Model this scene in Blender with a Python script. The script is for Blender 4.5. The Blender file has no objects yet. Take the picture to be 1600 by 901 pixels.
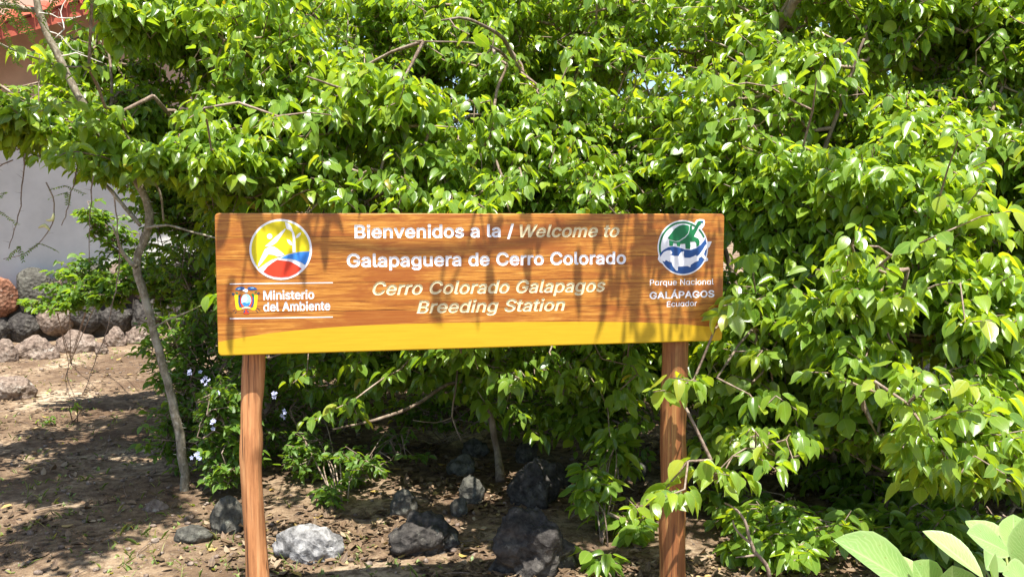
import bpy, bmesh, math, random, json
import numpy as np
from mathutils import Vector, Matrix, noise as mnoise
from mathutils.kdtree import KDTree

# ------------------------------------------------------------------ camera
F, HY, CX, CY = 1386.0, 342.0, 800.0, 450.5
EYE = np.array([0.0, 0.0, 1.55])
PITCH = math.atan((CY - HY) / F)
scene = bpy.context.scene
COL = scene.collection
cam_data = bpy.data.cameras.new('camera')
cam_data.sensor_width = 36.0
cam_data.lens = 36.0 * F / 1600.0
cam_data.clip_start = 0.05
cam_data.clip_end = 2000.0
cam = bpy.data.objects.new('camera', cam_data)
COL.objects.link(cam)
cam.location = EYE
cam.rotation_euler = (math.pi / 2 - PITCH, 0, 0)
scene.camera = cam

# ------------------------------------------------------------------ light
SUN_EL, SUN_AZ = math.radians(69.0), math.radians(-168.0)   # azimuth measured from +Y towards +X
SUN = np.array([math.sin(SUN_AZ) * math.cos(SUN_EL) , math.cos(SUN_AZ) * math.cos(SUN_EL), math.sin(SUN_EL)])
SUN[0] = abs(SUN[0]) * 1.0
SUN /= np.linalg.norm(SUN)
world = bpy.data.worlds.new('World')
scene.world = world
world.use_nodes = True
wn = world.node_tree.nodes
sky = wn.new('ShaderNodeTexSky')
sky.sky_type = 'NISHITA'
sky.sun_disc = False
sky.sun_elevation = SUN_EL
sky.sun_rotation = math.atan2(SUN[0], SUN[1])
world.node_tree.links.new(sky.outputs[0], wn['Background'].inputs[0])
wn['Background'].inputs[1].default_value = 0.10
sun_data = bpy.data.lights.new('sun', 'SUN')
sun_data.energy = 5.0
sun_data.angle = math.radians(0.53)
sun_data.color = (1.0, 0.96, 0.89)
sun = bpy.data.objects.new('sun', sun_data)
COL.objects.link(sun)
sun.rotation_euler = Vector(SUN).to_track_quat('Z', 'Y').to_euler()
scene.view_settings.view_transform = 'Standard'
scene.view_settings.look = 'None'
scene.view_settings.gamma = 1.0
scene.view_settings.exposure = 1.30

# ------------------------------------------------------------------ helpers
rng = np.random.default_rng(7)
random.seed(7)


def ray(px, py):
    x = (px - CX) / F
    y = -(py - CY) / F
    c, s = math.cos(PITCH), math.sin(PITCH)
    return np.array([x, c + y * s, -s + y * c])


def at(px, py, Y):
    r = ray(px, py)
    return EYE + r * (Y / r[1])


def gnd(px, py):
    r = ray(px, py)
    return EYE + r * (-EYE[2] / r[2])


def proj(P):
    d = np.atleast_2d(P) - EYE
    c, s = math.cos(PITCH), math.sin(PITCH)
    dep = d[:, 1] * c - d[:, 2] * s
    up = d[:, 1] * s + d[:, 2] * c
    return CX + F * d[:, 0] / dep, CY - F * up / dep, dep


def tag(o, label=None, cat=None, group=None, kind=None):
    for k, v in (('label', label), ('category', cat), ('group', group), ('kind', kind)):
        if v:
            o[k] = v
    return o


def empty(name, loc, rotz=0.0, parent=None):
    o = bpy.data.objects.new(name, None)
    COL.objects.link(o)
    o.location = loc
    o.rotation_euler = (0, 0, rotz)
    o.empty_display_size = 0.1
    return o


def link(name, me, mat=None, parent=None, smooth=False):
    if mat is not None:
        for m in (mat if isinstance(mat, (list, tuple)) else [mat]):
            me.materials.append(m)
    if smooth:
        me.polygons.foreach_set('use_smooth', [True] * len(me.polygons))
    o = bpy.data.objects.new(name, me)
    COL.objects.link(o)
    if parent is not None:
        o.parent = parent
    return o


def mesh_np(name, V, loops, sizes, attr=None):
    """fast mesh from numpy: V (n,3), flat loop indices and face sizes"""
    me = bpy.data.meshes.new(name)
    V = np.asarray(V, dtype=np.float32)
    loops = np.asarray(loops, dtype=np.int32)
    sizes = np.asarray(sizes, dtype=np.int32)
    me.vertices.add(len(V))
    me.vertices.foreach_set('co', V.ravel())
    me.loops.add(len(loops))
    me.loops.foreach_set('vertex_index', loops)
    me.polygons.add(len(sizes))
    me.polygons.foreach_set('loop_start', np.concatenate([[0], np.cumsum(sizes)[:-1]]).astype(np.int32))
    if attr is not None:
        a = me.attributes.new('lf', 'FLOAT_VECTOR', 'POINT')
        a.data.foreach_set('vector', np.asarray(attr, dtype=np.float32).ravel())
    me.update(calc_edges=True)
    return me


def mesh_py(name, V, Fs):
    me = bpy.data.meshes.new(name)
    me.from_pydata([tuple(v) for v in V], [], [tuple(f) for f in Fs])
    me.update()
    return me


class N:
    """tiny node-material builder"""
    def __init__(self, name, rough=0.7, spec=0.3):
        self.m = bpy.data.materials.new(name)
        self.m.use_nodes = True
        self.t = self.m.node_tree
        self.b = self.t.nodes['Principled BSDF']
        self.out = self.t.nodes['Material Output']
        self.b.inputs['Roughness'].default_value = rough
        self.b.inputs['Specular IOR Level'].default_value = spec

    def n(self, typ, **kw):
        nd = self.t.nodes.new('ShaderNode' + typ)
        for k, v in kw.items():
            if k.startswith('i_'):
                nd.inputs[int(k[2:])].default_value = v
            else:
                setattr(nd, k, v)
        return nd

    def l(self, a, b):
        self.t.links.new(a, b)

    def coords(self, scale=(1, 1, 1), kind='Object'):
        tc = self.n('TexCoord')
        mp = self.n('Mapping')
        self.l(tc.outputs[kind], mp.inputs[0])
        mp.inputs['Scale'].default_value = scale
        return mp.outputs[0]

    def noise(self, co, scale, detail=4, rough=0.55, dist=0.0):
        nd = self.n('TexNoise')
        nd.inputs['Scale'].default_value = scale
        nd.inputs['Detail'].default_value = detail
        nd.inputs['Roughness'].default_value = rough
        nd.inputs['Distortion'].default_value = dist
        if co is not None:
            self.l(co, nd.inputs['Vector'])
        return nd.outputs['Fac']

    def ramp(self, fac, stops, interp='LINEAR'):
        r = self.n('ValToRGB')
        r.color_ramp.interpolation = interp
        els = r.color_ramp.elements
        while len(els) < len(stops):
            els.new(0.5)
        for e, (p, c) in zip(els, stops):
            e.position = p
            e.color = (*c, 1) if len(c) == 3 else c
        self.l(fac, r.inputs[0])
        return r.outputs[0]

    def mix(self, fac, a, b, mode='MIX'):
        m = self.n('Mix', data_type='RGBA', blend_type=mode)
        for s, v in ((m.inputs[0], fac), (m.inputs[6], a), (m.inputs[7], b)):
            if hasattr(v, 'is_output') or hasattr(v, 'node'):
                self.l(v, s)
            elif isinstance(v, (int, float)):
                s.default_value = v
            else:
                s.default_value = (*v, 1)
        return m.outputs[2]

    def math(self, op, a, b=None, clamp=False):
        m = self.n('Math', operation=op, use_clamp=clamp)
        for s, v in ((m.inputs[0], a), (m.inputs[1], b)):
            if v is None:
                continue
            if isinstance(v, (int, float)):
                s.default_value = v
            else:
                self.l(v, s)
        return m.outputs[0]

    def bump(self, h, strength=0.3, dist=0.01):
        b = self.n('Bump')
        b.inputs['Strength'].default_value = strength
        b.inputs['Distance'].default_value = dist
        self.l(h, b.inputs['Height'])
        self.l(b.outputs[0], self.b.inputs['Normal'])
        return b.outputs[0]

    def col(self, c):
        if isinstance(c, (tuple, list)):
            self.b.inputs['Base Color'].default_value = (*c, 1)
        else:
            self.l(c, self.b.inputs['Base Color'])
        return self.m


# ------------------------------------------------------------------ materials
def leaf_material(name, ramp, trans=0.52, tint=(2.3, 1.9, 0.45), rough=0.29, rib=(0.30, 0.42, 0.10), spec=0.5, veins=0.16, coat=0.0):
    m = N(name, rough, spec)
    a = m.n('Attribute', attribute_name='lf')
    sep = m.n('SeparateXYZ')
    m.l(a.outputs['Vector'], sep.inputs[0])
    u, v, r = sep.outputs
    c = m.ramp(r, ramp)
    au = m.math('ABSOLUTE', u)
    ribf = m.math('SUBTRACT', 1.0, m.math('MULTIPLY', au, 11.0), clamp=True)
    # side veins
    wv = m.n('TexNoise')
    wv.inputs['Scale'].default_value = 2.5
    m.l(a.outputs['Vector'], wv.inputs['Vector'])
    ph = m.math('ADD', m.math('SUBTRACT', m.math('MULTIPLY', v, 46.0), m.math('MULTIPLY', au, 16.0)), m.math('MULTIPLY', wv.outputs['Fac'], 9.0))
    vein = m.math('MULTIPLY', m.math('POWER', m.math('ABSOLUTE', m.math('SINE', ph)), 8.0), veins)
    cmb = m.n('CombineXYZ')
    m.l(u, cmb.inputs[0])
    m.l(m.math('MULTIPLY', v, 2.2), cmb.inputs[1])
    m.l(m.math('MULTIPLY', r, 60.0), cmb.inputs[2])
    blot = m.noise(cmb.outputs[0], 1.3, 3)
    c = m.mix(m.math('MULTIPLY', m.ramp(blot, [(0.4, (0, 0, 0)), (0.7, (1, 1, 1))]), 0.35), c, (rib[0] * 0.8, rib[1] * 0.75, rib[2] * 0.6))
    spots = m.noise(cmb.outputs[0], 7.0, 2, 0.5)
    c = m.mix(m.ramp(spots, [(0.69, (0, 0, 0)), (0.73, (0.7, 0.7, 0.7))]), c, (0.20, 0.13, 0.04))
    rim = m.math('MULTIPLY', m.math('POWER', au, 9.0), 0.55)
    c = m.mix(m.math('MAXIMUM', rim, m.math('MAXIMUM', m.math('MULTIPLY', ribf, 0.6), vein)), c, rib)
    m.col(c)
    m.b.inputs['IOR'].default_value = 1.5
    m.b.inputs['Coat Weight'].default_value = coat
    m.b.inputs['Coat Roughness'].default_value = 0.22
    geo = m.n('NewGeometry')
    m.l(m.math('ADD', m.math('MULTIPLY', geo.outputs['Backfacing'], 0.25), rough), m.b.inputs['Roughness'])
    tr = m.n('BsdfTranslucent')
    tc = m.mix(1.0, c, tint, 'MULTIPLY')
    m.l(tc, tr.inputs[0])
    mx = m.n('MixShader')
    mx.inputs[0].default_value = trans
    m.l(m.b.outputs[0], mx.inputs[1])
    m.l(tr.outputs[0], mx.inputs[2])
    m.l(mx.outputs[0], m.out.inputs[0])
    m.bump(m.math('ADD', m.math('MULTIPLY', vein, -1.0), m.math('MULTIPLY', ribf, -1.0)), 0.25, 0.002)
    return m.m


GREEN = [(0.0, (0.066, 0.165, 0.020)), (0.35, (0.122, 0.245, 0.026)), (0.7, (0.205, 0.33, 0.034)),
         (0.9, (0.29, 0.41, 0.03)), (0.97, (0.34, 0.38, 0.04)), (1.0, (0.42, 0.30, 0.04))]
M_LEAF = leaf_material('leaf_green', GREEN, spec=0.6, coat=0.22)
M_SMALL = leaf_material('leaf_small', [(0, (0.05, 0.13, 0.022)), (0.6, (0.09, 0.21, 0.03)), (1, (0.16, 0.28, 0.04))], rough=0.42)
M_PALE = leaf_material('leaf_pale', [(0, (0.19, 0.34, 0.085)), (1, (0.30, 0.45, 0.14))], 0.3, (1.1, 1.2, 0.5), 0.38, rib=(0.50, 0.64, 0.30), veins=0.26)
M_GRASS = leaf_material('grass', [(0, (0.10, 0.17, 0.04)), (0.7, (0.18, 0.25, 0.06)), (1, (0.40, 0.34, 0.16))], 0.3, rough=0.5)
M_LITTER = leaf_material('litter', [(0, (0.04, 0.023, 0.015)), (0.5, (0.09, 0.052, 0.032)), (0.85, (0.17, 0.11, 0.07)),
                                    (0.95, (0.36, 0.28, 0.19)), (1, (0.42, 0.28, 0.05))], 0.12, (1, 0.9, 0.6), 0.6, rib=(0.35, 0.26, 0.16), spec=0.3)


def bark(name, c1, c2, c3, zs=0.25, sc=40):
    m = N(name, 0.85, 0.2)
    co = m.coords((1, 1, zs))
    a = m.noise(co, sc, 6, 0.65, 0.4)
    b = m.noise(m.coords(), 7.0, 3)
    c = m.ramp(a, [(0.3, c1), (0.52, c2), (0.72, c3)])
    c = m.mix(m.ramp(b, [(0.5, (0, 0, 0)), (0.68, (0.6, 0.6, 0.6))]), c, c3)
    m.bump(a, 0.7, 0.006)
    return m.col(c)


M_BARK = bark('bark_grey_brown', (0.07, 0.05, 0.035), (0.17, 0.125, 0.09), (0.33, 0.27, 0.21))
M_TWIG = bark('twig_bark', (0.10, 0.07, 0.05), (0.21, 0.15, 0.11), (0.38, 0.31, 0.25), 1, 60)
M_ACACIA = bark('bark_acacia', (0.10, 0.085, 0.06), (0.25, 0.21, 0.15), (0.46, 0.43, 0.36), 0.6, 55)
M_THORN = bark('thorn_pale', (0.40, 0.36, 0.31), (0.55, 0.5, 0.44), (0.7, 0.66, 0.6), 1, 30)


def rock_mat(name, cols, pit=1.0):
    m = N(name, 0.92, 0.15)
    co = m.coords()
    a = m.noise(co, 3.2, 8, 0.7, 0.3)
    f = m.noise(co, 26.0, 6, 0.7)
    vo = m.n('TexVoronoi', feature='F1')
    vo.inputs['Scale'].default_value = 22.0
    m.l(co, vo.inputs['Vector'])
    c = m.ramp(a, [(0.3, cols[0]), (0.5, cols[1]), (0.68, cols[2])])
    c = m.mix(m.ramp(f, [(0.38, (0.75, 0.75, 0.75)), (0.6, (0, 0, 0))]), c, tuple(x * 0.35 for x in cols[0]))
    lich = m.ramp(m.noise(co, 9.0, 5, 0.75), [(0.6, (0, 0, 0)), (0.66, (0.55, 0.55, 0.55))])
    c = m.mix(lich, c, cols[3])
    h = m.math('ADD', m.math('MULTIPLY', f, 0.8), m.math('MULTIPLY', vo.outputs['Distance'], pit))
    m.bump(h, 0.9, 0.02)
    return m.col(c)


M_ROCK_DARK = rock_mat('rock_dark_lava', [(0.035, 0.031, 0.028), (0.075, 0.067, 0.06), (0.13, 0.118, 0.10), (0.24, 0.23, 0.19)])
M_ROCK_GREY = rock_mat('rock_grey', [(0.06, 0.056, 0.048), (0.12, 0.115, 0.095), (0.19, 0.18, 0.15), (0.30, 0.31, 0.25)])
M_ROCK_BROWN = rock_mat('rock_brown', [(0.15, 0.105, 0.08), (0.27, 0.205, 0.16), (0.40, 0.33, 0.27), (0.5, 0.46, 0.4)])
M_ROCK_RED = rock_mat('rock_red', [(0.16, 0.07, 0.04), (0.32, 0.15, 0.09), (0.42, 0.26, 0.17), (0.45, 0.36, 0.28)])
M_ROCK_PALE = rock_mat('rock_pale', [(0.10, 0.095, 0.09), (0.34, 0.33, 0.32), (0.54, 0.53, 0.51), (0.62, 0.61, 0.59)], 1.0)


def soil_material():
    m = N('soil_dry', 0.95, 0.1)
    co = m.coords()
    a = m.noise(co, 1.1, 6, 0.6, 0.4)
    b = m.noise(co, 14.0, 8, 0.75)
    c = m.noise(co, 85.0, 4, 0.7)
    k = m.ramp(a, [(0.38, (0.13, 0.082, 0.048)), (0.53, (0.29, 0.205, 0.128)), (0.68, (0.56, 0.45, 0.31))])
    k = m.mix(m.ramp(b, [(0.42, (0.9, 0.9, 0.9)), (0.56, (0, 0, 0))]), k, (0.11, 0.07, 0.045))
    k = m.mix(m.ramp(c, [(0.60, (0, 0, 0)), (0.70, (0.7, 0.7, 0.7))]), k, (0.52, 0.46, 0.38))
    h = m.math('ADD', m.math('MULTIPLY', b, 1.0), m.math('MULTIPLY', c, 0.4))
    m.bump(h, 0.8, 0.03)
    return m.col(k)


M_SOIL = soil_material()


def plain(name, c, rough=0.6, spec=0.3, nscale=30, amt=0.12, bump=0.0):
    m = N(name, rough, spec)
    f = m.noise(m.coords(), nscale, 5, 0.65)
    lo = tuple(x * (1 - amt) for x in c)
    hi = tuple(min(1, x * (1 + amt)) for x in c)
    if bump:
        m.bump(f, bump, 0.004)
    return m.col(m.ramp(f, [(0.35, lo), (0.65, hi)]))


M_WALL = plain('white_plaster', (0.58, 0.565, 0.53), 0.9, 0.1, 1.6, 0.10, 0.25)
M_TAN = plain('tan_plaster', (0.50, 0.36, 0.27), 0.9, 0.1, 5, 0.08, 0.2)
M_ROOF = plain('terracotta', (0.36, 0.085, 0.05), 0.7, 0.2, 18, 0.25, 0.4)
M_MORTAR = plain('mortar', (0.07, 0.06, 0.05), 0.95, 0.1, 20, 0.3, 0.5)
M_PETAL = plain('petal_pale_blue', (0.36, 0.38, 0.55), 0.6, 0.2, 50, 0.06)
M_FRUIT = plain('fruit_yellow', (0.55, 0.42, 0.12), 0.5, 0.4, 20, 0.15)
M_POD = plain('pod_pale', (0.55, 0.52, 0.24), 0.6, 0.3, 20, 0.15)

# ------------------------------------------------------------------ tubes
def tube(P, R, sides=6, jit=0.0, cap=True, seed=0):
    """one tapered tube along polyline P with radii R -> V, faces"""
    P = np.asarray(P, float)
    n = len(P)
    T = np.gradient(P, axis=0)
    T /= np.linalg.norm(T, axis=1)[:, None] + 1e-9
    ref = np.array([0.31, 0.87, 0.13])
    A = np.cross(T, ref)
    A /= np.linalg.norm(A, axis=1)[:, None] + 1e-9
    B = np.cross(T, A)
    ang = np.linspace(0, 2 * math.pi, sides, endpoint=False)
    rr = np.asarray(R, float)[:, None] * np.ones((1, sides))
    if jit:
        rg = np.random.default_rng(seed)
        rr = rr * (1 + jit * (rg.random((n, sides)) - 0.5))
    V = P[:, None, :] + rr[..., None] * (np.cos(ang)[None, :, None] * A[:, None, :] + np.sin(ang)[None, :, None] * B[:, None, :])
    V = V.reshape(-1, 3)
    Fs = []
    for i in range(n - 1):
        for j in range(sides):
            k = (j + 1) % sides
            Fs.append((i * sides + j, i * sides + k, (i + 1) * sides + k, (i + 1) * sides + j))
    if cap:
        Fs.append(tuple(range(sides - 1, -1, -1)))
        Fs.append(tuple((n - 1) * sides + j for j in range(sides)))
    return V, Fs


def smooth_line(pts, step=0.08, wob=0.0, seed=0):
    """Catmull-Rom through pts (x,y,z,r)"""
    p = np.asarray(pts, float)
    q = np.vstack([2 * p[0] - p[1], p, 2 * p[-1] - p[-2]])
    out = []
    for i in range(1, len(q) - 2):
        a, b, c, d = q[i - 1], q[i], q[i + 1], q[i + 2]
        k = max(2, int(np.linalg.norm(c[:3] - b[:3]) / step))
        for t in np.arange(k) / k:
            out.append(0.5 * (2 * b + (c - a) * t + (2 * a - 5 * b + 4 * c - d) * t * t + (3 * b - a - 3 * c + d) * t ** 3))
    out.append(p[-1])
    out = np.array(out)
    if wob:
        rg = np.random.default_rng(seed)
        w = rg.normal(0, wob, (len(out), 3))
        w[0] = 0
        out[:, :3] += w * out[:, 3:4]
    return out


class MB:
    def __init__(self):
        self.V, self.F, self.n = [], [], 0

    def add(self, V, Fs):
        self.V.append(np.asarray(V, float))
        self.F += [tuple(i + self.n for i in f) for f in Fs]
        self.n += len(V)
        return self

    def tube(self, pts, sides=6, step=0.08, wob=0.0, jit=0.0, seed=0):
        L = smooth_line(pts, step, wob, seed)
        return self.add(*tube(L[:, :3], np.maximum(L[:, 3], 0.0004), sides, jit, True, seed))

    def box(self, lo, hi):
        x0, y0, z0 = lo
        x1, y1, z1 = hi
        V = [(x0, y0, z0), (x1, y0, z0), (x1, y1, z0), (x0, y1, z0), (x0, y0, z1), (x1, y0, z1), (x1, y1, z1), (x0, y1, z1)]
        return self.add(V, [(0, 3, 2, 1), (4, 5, 6, 7), (0, 1, 5, 4), (1, 2, 6, 5), (2, 3, 7, 6), (3, 0, 4, 7)])

    def build(self, name, mat, parent=None, smooth=True, origin=None):
        V = np.vstack(self.V)
        if origin is not None:
            V = V - np.asarray(origin)
        return link(name, mesh_py(name, V, self.F), mat, parent, smooth)


# ------------------------------------------------------------------ leaves
def leaf_template(rows, fold, droop, curl=0.0):
    """rows: list of (v, halfwidth). y = length 0..1, x = width, z = up. returns V, loops, sizes, attr(u,v)"""
    V = [(0, 0, 0)]
    A = [(0, 0)]
    for v, w in rows:
        for s in (-1, 0, 1):
            x = s * w
            V.append((x * (1 - abs(s) * fold * 0.35), v, abs(s) * w * fold - droop * v * v + curl * w * abs(s) * math.sin(v * 9)))
            A.append((s * 1.0, v))
    V.append((0, 1, -droop))
    A.append((0, 1))
    fs = [(0, 2, 1), (0, 3, 2)]
    nr = len(rows)
    for i in range(nr - 1):
        a = 1 + 3 * i
        b = a + 3
        fs += [(a, a + 1, b + 1, b), (a + 1, a + 2, b + 2, b + 1)]
    a = 1 + 3 * (nr - 1)
    t = len(V) - 1
    fs += [(a, a + 1, t), (a + 1, a + 2, t)]
    return np.array(V, float), [i for f in fs for i in f], [len(f) for f in fs], np.array(A, float)


ROWS_HI = [(0.05, 0.15), (0.18, 0.29), (0.40, 0.355), (0.63, 0.30), (0.82, 0.165), (0.92, 0.06)]
ROWS_LO = [(0.16, 0.27), (0.58, 0.32)]
ROWS_RD = [(0.10, 0.18), (0.30, 0.29), (0.55, 0.30), (0.80, 0.20)]      # blunter leaf
VAR = [(0.25, 0.10, 0.0), (0.45, 0.22, 0.05), (0.10, 0.30, 0.0), (0.6, 0.05, -0.04), (0.3, -0.06, 0.06), (0.2, 0.42, 0.0), (0.8, 0.15, 0.10), (-0.15, 0.25, 0.08), (0.5, 0.55, -0.05), (0.95, 0.3, 0.0)]
T_HI = [leaf_template(ROWS_HI, *v) for v in VAR]
T_LO = [leaf_template(ROWS_LO, *v) for v in VAR]
T_RD = [leaf_template(ROWS_RD, *v) for v in VAR]


def merge_leaves(name, L, temps, mat, parent, origin):
    """L: dict of pos (n,3), X,Y,Z frames (n,3), len, wid, rnd -> single mesh"""
    n = len(L['pos'])
    if n == 0:
        return None
    var = L['var'] % len(temps)
    Vs, Ls, Ss, As = [], [], [], []
    base = 0
    for k, (TV, TL, TS, TA) in enumerate(temps):
        idx = np.nonzero(var == k)[0]
        if len(idx) == 0:
            continue
        P = L['pos'][idx] - origin
        V = (P[:, None, :] + TV[None, :, 0:1] * (L['X'][idx] * L['wid'][idx, None])[:, None, :]
             + TV[None, :, 1:2] * (L['Y'][idx] * L['len'][idx, None])[:, None, :]
             + TV[None, :, 2:3] * (L['Z'][idx] * L['len'][idx, None])[:, None, :])
        m, nv = len(idx), len(TV)
        Vs.append(V.reshape(-1, 3))
        off = base + np.arange(m)[:, None] * nv
        Ls.append((np.array(TL)[None, :] + off).ravel())
        Ss.append(np.tile(TS, m))
        A = np.zeros((m, nv, 3))
        A[:, :, :2] = TA[None]
        A[:, :, 2] = L['rnd'][idx, None]
        As.append(A.reshape(-1, 3))
        base += m * nv
    me = mesh_np(name, np.vstack(Vs), np.concatenate(Ls), np.concatenate(Ss), np.vstack(As))
    return link(name, me, mat, parent, True)


_leafmesh = {}


def leaf_object(L, i, temps, tkey, mat, parent, origin):
    k = int(L['var'][i]) % len(temps)
    q = int(L['rnd'][i] * 11.99)
    key = (tkey, mat.name, k, q)
    if key not in _leafmesh:
        TV, TL, TS, TA = temps[k]
        A = np.zeros((len(TV), 3))
        A[:, :2] = TA
        A[:, 2] = (q + 0.5) / 12
        me = mesh_np('leaf', TV, TL, TS, A)
        me.materials.append(mat)
        me.polygons.foreach_set('use_smooth', [True] * len(me.polygons))
        _leafmesh[key] = me
    o = bpy.data.objects.new('leaf', _leafmesh[key])
    COL.objects.link(o)
    o.parent = parent
    X, Y, Z = L['X'][i] * L['wid'][i], L['Y'][i] * L['len'][i], L['Z'][i] * L['len'][i]
    p = L['pos'][i] - origin
    o.matrix_local = Matrix(((X[0], Y[0], Z[0], p[0]), (X[1], Y[1], Z[1], p[1]), (X[2], Y[2], Z[2], p[2]), (0, 0, 0, 1)))
    return o


def norm(a):
    return a / (np.linalg.norm(a, axis=-1, keepdims=True) + 1e-9)


def make_leaves(P, D, nl, size, rg, spread=0.15, droop=(15, 72), aspect=0.92, yellow=0.0, petiole=0.035, brighten=0.0):
    """P (n,3) twig tips, D (n,3) twig directions, nl leaves per tip -> leaf dict"""
    n = len(P)
    cnt = rg.integers(max(2, int(nl * 0.6)), int(nl * 1.4) + 1, n)
    idx = np.repeat(np.arange(n), cnt)
    m = len(idx)
    k = np.concatenate([np.arange(c) for c in cnt])
    ph0 = rg.random(n) * 6.283
    phi = ph0[idx] + k * 2.39996 + rg.normal(0, 0.25, m)
    frac = (k + rg.random(m)) / cnt[idx]
    along = frac * spread
    pos = P[idx] - D[idx] * along[:, None]
    H = np.stack([np.cos(phi), np.sin(phi), np.zeros(m)], 1)
    H = norm(H + D[idx] * np.array([0.55, 0.55, 0.0]))
    up = np.array([0, 0, 1.0])
    pet = norm(H + up * rg.uniform(-0.1, 0.6, m)[:, None])
    size_i = size * (0.75 + 0.5 * rg.random(m)) * (0.85 + 0.3 * rg.random(n))[idx]
    size_i = size_i * np.where(rg.random(m) < 0.2, 0.6, 1.0)
    pos = pos + pet * (petiole * (0.7 + 0.6 * rg.random(m)))[:, None]
    dr = np.radians(rg.uniform(droop[0], droop[1], m)) * (0.6 + 0.5 * frac)
    Y = norm(H * np.cos(dr)[:, None] - up * np.sin(dr)[:, None] + rg.normal(0, 0.12, (m, 3)))
    Z = norm(H * np.sin(dr)[:, None] + up * np.cos(dr)[:, None])
    X = norm(np.cross(Y, Z))
    roll = rg.normal(0, 0.42, m)
    Xr = X * np.cos(roll)[:, None] + Z * np.sin(roll)[:, None]
    Zr = np.cross(Xr, Y)
    clus = rg.random(n)
    r = np.clip(0.42 * clus[idx] + 0.45 * rg.random(m), 0, 0.86)
    tipf = (frac < 0.3) & (rg.random(m) < 0.5)
    r = np.where(tipf, np.minimum(0.9, r + 0.25), r)
    yl = rg.random(m) < yellow
    r = np.where(yl, rg.uniform(0.9, 1.0, m), r)
    if brighten:  # brightens leaf tones through their colour, as if in more light
        r = np.clip(r + brighten, 0, 0.93)
    return dict(pos=pos, X=Xr, Y=Y, Z=Zr, len=size_i, wid=size_i * aspect * (0.85 + 0.3 * rg.random(m)), rnd=r, var=rg.integers(0, 10, m))


def cat(*Ls):
    Ls = [l for l in Ls if l is not None and len(l['pos'])]
    return {k: np.concatenate([l[k] for l in Ls]) for k in Ls[0]}


def sub(L, msk):
    return {k: v[msk] for k, v in L.items()}


def in_blobs(rg, blobs, gap=0.0, gscale=1.6, zmin=0.12):
    """blobs: (centre xyz, radii xyz, count). positions biased towards the surface"""
    out, outd = [], []
    for c, r, n in blobs:
        c = np.asarray(c, float)
        r = np.asarray(r, float)
        u = norm(rg.normal(0, 1, (int(n * 1.8), 3)))
        rad = rg.random(len(u)) ** 0.40 * (1 + 0.10 * rg.normal(0, 1, len(u)))
        P = c + u * r * rad[:, None]
        keep = P[:, 2] > zmin
        P, u = P[keep], u[keep]
        if gap:
            g = np.array([mnoise.noise(Vector(p * gscale)) for p in P])
            s = g > (gap - 1) * 0.5
            P, u = P[s], u[s]
        P, u = P[:n], u[:n]
        out.append(P)
        outd.append(norm(u * np.array([1, 1, 0.4]) + np.array([0, -0.25, 0.15]) + rg.normal(0, 0.25, u.shape)))
    return np.vstack(out), np.vstack(outd)


def keepout(P, extra=None):
    """nothing of the bushes grows through the sign or in the open space in front of it"""
    x, y, d = proj(P)
    front = 3.09 + 0.21 * (P[:, 0] + 1.03)
    behind = (x > 355) & (x < 1110) & (y > 370) & (y < 520) & (P[:, 1] > front + 0.27)
    bad = (x > 300) & (x < 1138) & (P[:, 1] < 3.75) & (y > -70) & ~behind
    bad |= (P[:, 1] < 2.6) & (y > -120)
    bad |= (x > 330) & (x < 1090) & (y > 300) & (y < 590) & (P[:, 1] < 3.8) & ~behind
    # building side stays open
    bad |= (x < 250) & (y > 235) & (P[:, 1] < 12)
    bad |= (x < 330) & (y > 330) & (P[:, 1] < 12)
    # open ground under the crowns behind the sign
    gy = HY + F * 1.55 / np.maximum(P[:, 1], 0.5)
    bad |= (x > 380) & (x < 1060) & (y > 690) & (P[:, 1] < 7.5)
    if extra is not None:
        bad |= extra(x, y, P)
    return ~bad


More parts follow.
